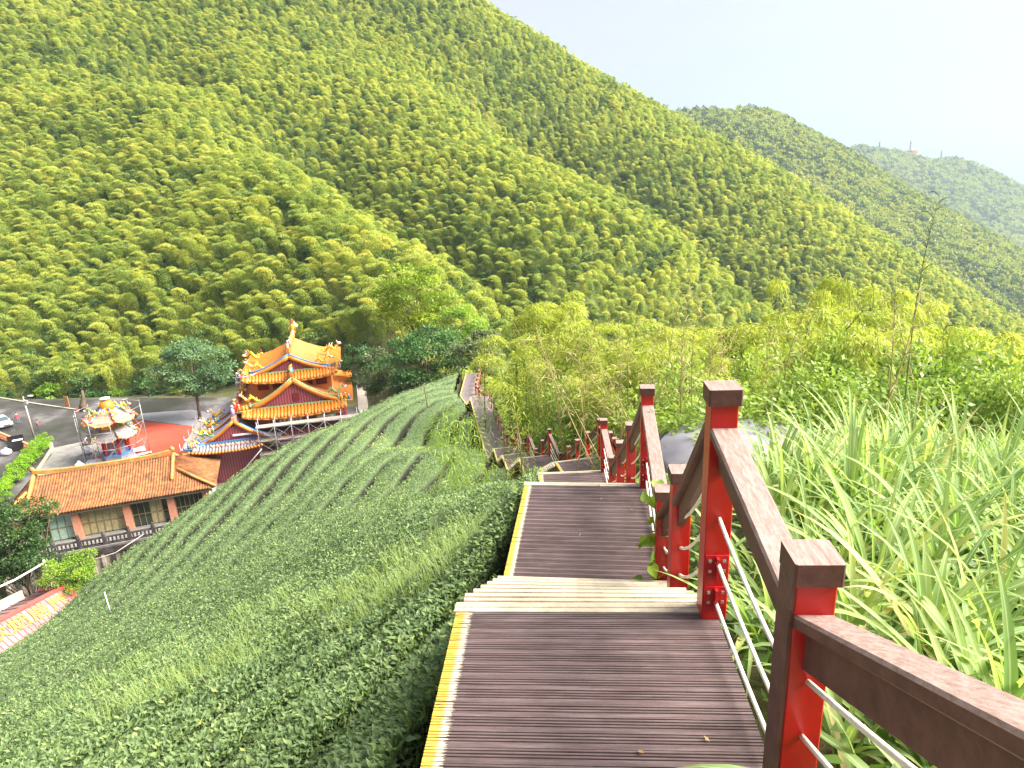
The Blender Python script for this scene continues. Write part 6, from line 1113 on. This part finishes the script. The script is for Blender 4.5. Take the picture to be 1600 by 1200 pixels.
# black bins, white sacks by the yard wall
bn = Vector(Wz(27, 703, PLZ)); bin_ = empty('black_bin', tuple(bn), .5); setp(bin_, 'open black refuse bin beside the clipped hedge', 'bin'); M_blk = solid('black_plastic', (.02, .02, .025), .4, .2, 4); mb = MB(); V = [(-.7, -.6, 0), (.7, -.6, 0), (.7, .6, 0), (-.7, .6, 0), (-.9, -.75, 1.5), (.9, -.75, 1.5), (.9, .75, 1.5), (-.9, .75, 1.5), (-.8, -.65, 1.5), (.8, -.65, 1.5), (.8, .65, 1.5), (-.8, .65, 1.5), (-.65, -.55, .2), (.65, -.55, .2), (.65, .55, .2), (-.65, .55, .2)]
mb.add(V, [(3, 2, 1, 0), (0, 1, 5, 4), (1, 2, 6, 5), (2, 3, 7, 6), (3, 0, 4, 7), (4, 5, 9, 8), (5, 6, 10, 9), (6, 7, 11, 10), (7, 4, 8, 11), (8, 9, 13, 12), (9, 10, 14, 13), (10, 11, 15, 14), (11, 8, 12, 15), (12, 13, 14, 15)]).build('tub', M_blk, bin_); MB().box((-.95, .76, 1.0), (.95, .84, 1.9)).build('lid', M_blk, bin_); MB().box((-.2, -.7, 1.52), (1.0, -.2, 1.6)).build('board', M_white, bin_)
p = Wz(11, 711, PLZ); mb = MB(); mb.blob((0, 0, .45), (.75, .6, .5), 0, 9, .1); mb.tube([(0, 0, .85), (.04, 0, 1.05)], [.15, .2], 6); setp(mb.build('white_sack', M_bag, None, True, loc=(p[0], p[1], PLZ)), 'white sack on the grass beside the black bin', 'sack')
p = Wz(73, 700, PLZ); bk = empty('plant_pot', (p[0], p[1], PLZ)); setp(bk, 'terracotta pot with a green lid at the end of the hedge', 'pot'); mb = MB(); mb.lathe([(.3, 0), (.42, .6), (.46, .62), (.46, .72), (.35, .72), (.33, .6)], 12); mb.build('pot', M_terb, bk, True); mb = MB(); mb.lathe([(.5, .74), (.5, .84), (.15, 1.0)], 10); mb.build('lid', M_grn, bk, True)
# board and broken post at the back of the road
p = Wz(106, 637, PLZ); ob = empty('orange_board', (p[0], p[1], PLZ), -.4); setp(ob, 'upright orange-brown board at the far road kerb', 'board'); MB().box((-.55, -.03, .15), (.55, .03, 2.0)).build('panel', solid('orange_board', (.55, .28, .10), .7, .2, 3), ob)
for x in (-.4, .4): MB().box((x - .04, .031, 0), (x + .04, .11, 1.8)).build('leg', M_bark, ob)
p = Wz(131, 641, PLZ); mb = MB(); mb.tube([(0, 0, 0), (.05, 0, 1.0), (.35, .1, 2.2), (.45, .1, 3.4)], [.75, .5, .28, .16], 8); setp(mb.build('tree_stump', M_bark, None, True, loc=(p[0], p[1], PLZ)), 'pale flaring tree stump at the end of the road kerb', 'stump')
mb = MB(); mb.lathe([(.32, 0), (.32, .05), (.2, .08), (.05, .75), (.02, .78)], 12); p = Wz(121, 643, PLZ); setp(mb.build('traffic_cone', M_dred, None, True, loc=(p[0], p[1], PLZ)), 'red traffic cone at the end of the road kerb', 'cone')
# utility pole with white pipe and cable by the shed
p = Wz(77, 905, -33); up_ = empty('utility_pole', (p[0], p[1], -37.0)); setp(up_, 'weathered post carrying a white pipe beside the red shed', 'pole'); q = Vector(W(68, 876, 52)) - Vector((p[0], p[1], -37)); MB().tube([(0, 0, 0), tuple(q)], [.13, .10], 7).build('post', M_pole, up_, True)
e1 = Vector(W(-30, 930, 47)) - Vector((p[0], p[1], -37)); MB().tube([tuple(q - Vector((0, 0, .2))), tuple(q.lerp(e1, .5) - Vector((0, 0, .25))), tuple(e1)], .075, 6).build('pipe', M_white, up_, True)
e2 = Vector(W(224, 835, 60)) - Vector((p[0], p[1], -37)); MB().tube([tuple(Vector(W(128, 880, 57)) - Vector((p[0], p[1], -37))), tuple(Vector(W(180, 862, 58.5)) - Vector((p[0], p[1], -37)) - Vector((0, 0, .1))), tuple(e2)], .035, 5).build('cable', M_pole, up_, True)
# ---- water tank below the railing
tk = empty('water_tank', (4.4, 11.4, -7.2)); setp(tk, 'round grey water tank with domed lid and black hose beyond the railing', 'tank'); M_tank = solid('grey_lilac_tank', (.21, .205, .24), .5, .12, 1.5, dirt=(.17, .16, .18)); M_stave = solid('grey_staves', (.26, .25, .26), .8, .2, 3)
mb = MB(); mb.lathe([(1.78, 1.95), (1.80, 2.02), (1.70, 2.14), (1.0, 2.30), (.3, 2.36), (.05, 2.37)], 40); mb.build('lid', M_tank, tk, True)
for k in range(34):
    a = 2 * PI * k / 34; MB().box((1.66, -.15, -.5), (1.74, .15, 1.95), M=Matrix.Rotation(a, 4, 'Z')).build('stave', M_stave, tk)
MB().tube([(1.82 * math.cos(a), 1.82 * math.sin(a), 2.02) for a in np.linspace(0, 2 * PI, 41)], .05, 6).build('rim_hose', M_blk, tk, True)
# ---- sprinkler with blue head beside the second landing
p = W(803, 800, 7.6); sp_ = empty('sprinkler', (p[0], p[1], p[2] - .55)); setp(sp_, 'white sprinkler stake with a blue head beside the second landing', 'sprinkler'); MB().tube([(0, 0, 0), (-.02, 0, .62)], .012, 6).build('stake', M_white, sp_, True); mb = MB(); mb.blob((-.02, 0, .66), (.035, .03, .04), 0, 8, .05); mb.tube([(-.02, 0, .66), (.05, -.02, .70)], [.02, .012], 6); mb.build('head', M_blue, sp_, True)
# ---- thin stakes in the tea
for i, (a, b, c, d, t, mt) in enumerate([(335, 840, 340, 815, 36, M_white), (163, 925, 170, 945, 26, M_white), (662, 600, 670, 640, 47, M_bark), (640, 720, 644, 738, 33, M_bark)]):
    A, B = Vector(W(a, b, t)), Vector(W(c, d, t)); lo_ = A if A.z < B.z else B; hi_ = B if lo_ is A else A; setp(MB().tube([lo_ - Vector((0, 0, .6)) - Vector(lo_), hi_ - Vector(lo_)], .02 if i < 2 else .035, 5).build('garden_stake', mt, None, True, loc=tuple(lo_)), 'thin %s stake standing among the tea rows, %s from the temple side' % ('white' if i < 2 else 'brown', ordinal(i)), 'stake')
# ---- vine with heart leaves climbing the post at the second landing
vn = empty('climbing_vine', (1.12, 4.75, -3.2)); setp(vn, 'climbing vine with broad pale leaves at the post before the second landing', 'vine'); pts = [(.0, 0, 0), (.04, -.05, .25), (-.02, -.08, .45), (.05, -.04, .65), (.10, .0, .8)]; MB().tube(pts, .006, 5).build('stem', M_vst if False else M_culm, vn, True)
r_ = np.random.default_rng(5); k = 46; P = np.array([pts[i % 5] for i in range(k)]) + r_.normal(0, .10, (k, 3)) * np.array([1, .6, .9]) + np.array([-.03, -.1, .05]); D = unit(r_.normal(0, .5, (k, 3)) + np.array([-.1, -.3, -.5])); Sd = unit(np.cross(D, r_.normal(0, .4, (k, 3)) + np.array([0, -1, .6]))); Nn = np.cross(Sd, D); sh = [(0, .0), (-.30, -.12), (-.48, .12), (-.42, .42), (-.2, .75), (0, 1.05), (.2, .75), (.42, .42), (.48, .12), (.30, -.12)]; sz = r_.uniform(.07, .12, k)
V = np.stack([P + (Sd * x + D * y + Nn * (.22 * abs(x) - .12 * y * y)) * sz[:, None] for x, y in sh], 1).reshape(-1, 3); F = np.concatenate([np.arange(k)[:, None] * 10 + np.array([[0, 1, 2, 3, 4, 5]]), np.arange(k)[:, None] * 10 + np.array([[0, 5, 6, 7, 8, 9]])]); 
mobj('leaves', npmesh('leaves', V, F, [M_tvine], attrs={'tint': ('FACE', np.clip(r_.normal(.6, .2, 2 * k), 0, 1))}), vn)
# ---- masts and buildings on the far hill
M_mast = solid('mast_steel', (.16, .14, .15), .6, .2, .2); M_mred = solid('mast_red', (.24, .12, .12), .6, .1, .2)
def mast(px_, py_, t, h, w, label, red):
    p = W(px_, py_, t); z = float(hC(np.array(p[0]), np.array(p[1]))); o = empty('radio_mast', (p[0], p[1], z)); setp(o, label, 'mast', 'masts on the far hill')
    for sx, sy in ((-1, -1), (1, -1), (1, 1), (-1, 1)): MB().tube([(sx * w, sy * w, 0), (sx * w * .35, sy * w * .35, h)], .5, 4).build('leg', M_mred if red else M_mast, o)
    for k in range(7):
        z0, z1 = h * k / 7, h * (k + 1) / 7; a, b = w * (1 - .65 * k / 7), w * (1 - .65 * (k + 1) / 7)
        MB().tube([(-a, -a, z0), (b, -b, z1)], .3, 4).build('brace', M_mred if red else M_mast, o); MB().tube([(a, -a, z0), (-b, -b, z1)], .3, 4).build('brace', M_mast, o)
    if h > 36:
        for k in (.55, .75, .93): mb = MB(); mb.blob((1.2, -1, h * k), (1.9, .9, 1.9), 0, 8, .02); mb.build('dish', M_white, o, True)
    MB().tube([(0, 0, h), (0, 0, h * 1.2)], .5, 4).build('antenna', M_mast, o)
mast(1373, 238, 1810, 24, 1.6, 'thin grey mast, first on the crest of the far hill', False); mast(1421, 241, 1850, 37, 2.4, 'red and white mast with dishes, second on the far crest', True); mast(1470, 246, 1890, 27, 2.4, 'lattice mast, third on the crest of the far hill', True)
def farhouse(name, label, px_, py_, t, sz, wallm, roofm, dz=0):
    p = W(px_, py_, t); z = float(hC(np.array(p[0]), np.array(p[1]))) + dz; o = empty(name, (p[0], p[1], z), .3); setp(o, label, 'building'); a, b, h = sz; MB().box((-a, -b, -8), (a, b, h)).build('wall', wallm, o); MB().add([(-a - 1, -b - 1, h), (a + 1, -b - 1, h), (a + 1, b + 1, h), (-a - 1, b + 1, h), (-a, 0, h + b * .5), (a, 0, h + b * .5)], [(0, 1, 5, 4), (2, 3, 4, 5), (0, 4, 3), (1, 2, 5), (3, 2, 1, 0)]).build('roof', roofm, o)
    for k in range(4): MB().box((-a * .8 + k * a * .45, -b - .15, h * .35), (-a * .8 + k * a * .45 + a * .25, -b - .02, h * .75)).build('window', M_glass, o)
farhouse('hilltop_building', 'reddish building at the foot of the middle mast', 1426, 240, 1840, (9, 7, 12), M_pnk, M_dred); farhouse('valley_house', 'white house with pale roof on the far hillside', 1538, 362, 1500, (16, 8, 9), M_white, M_creamr, 6); farhouse('valley_house', 'low brown-red sheds next to the white house on the hillside', 1562, 370, 1480, (20, 7, 5), M_pnk, M_tile2, 5)
M_bank = solid('red_earth', (.30, .17, .11), .9, .2, .1)

# ---- fallen leaves on the landings
r_ = np.random.default_rng(12); M_dead = solid('dead_leaf', (.26, .15, .06), .8, .4, 30)
for i in range(7):
    li = 0 if i < 3 else 1; a, b, z = LAND[li]; f = r_.random(); q = r_.uniform(-.5, .5); x = a[0] + (b[0] - a[0]) * f + q; y = a[1] + (b[1] - a[1]) * f; V, F = leaves(np.array([[0, 0, 0.]]), np.array([[1., 0, .12]]), np.array([[0, .2, 1.]]), r_.uniform(.025, .05), r_.uniform(.010, .022), fold=.3, curl=-.1)
    o = mobj('fallen_leaf', npmesh('fallen_leaf', V, F, [M_dead if i % 3 else M_straw]), None, loc=(x, y, z + .006), rz=r_.uniform(0, 6.28)); setp(o, 'small dry leaf lying on the boards of the %s landing' % ('first' if li == 0 else 'second'), 'leaf', 'dry leaves on the landings')
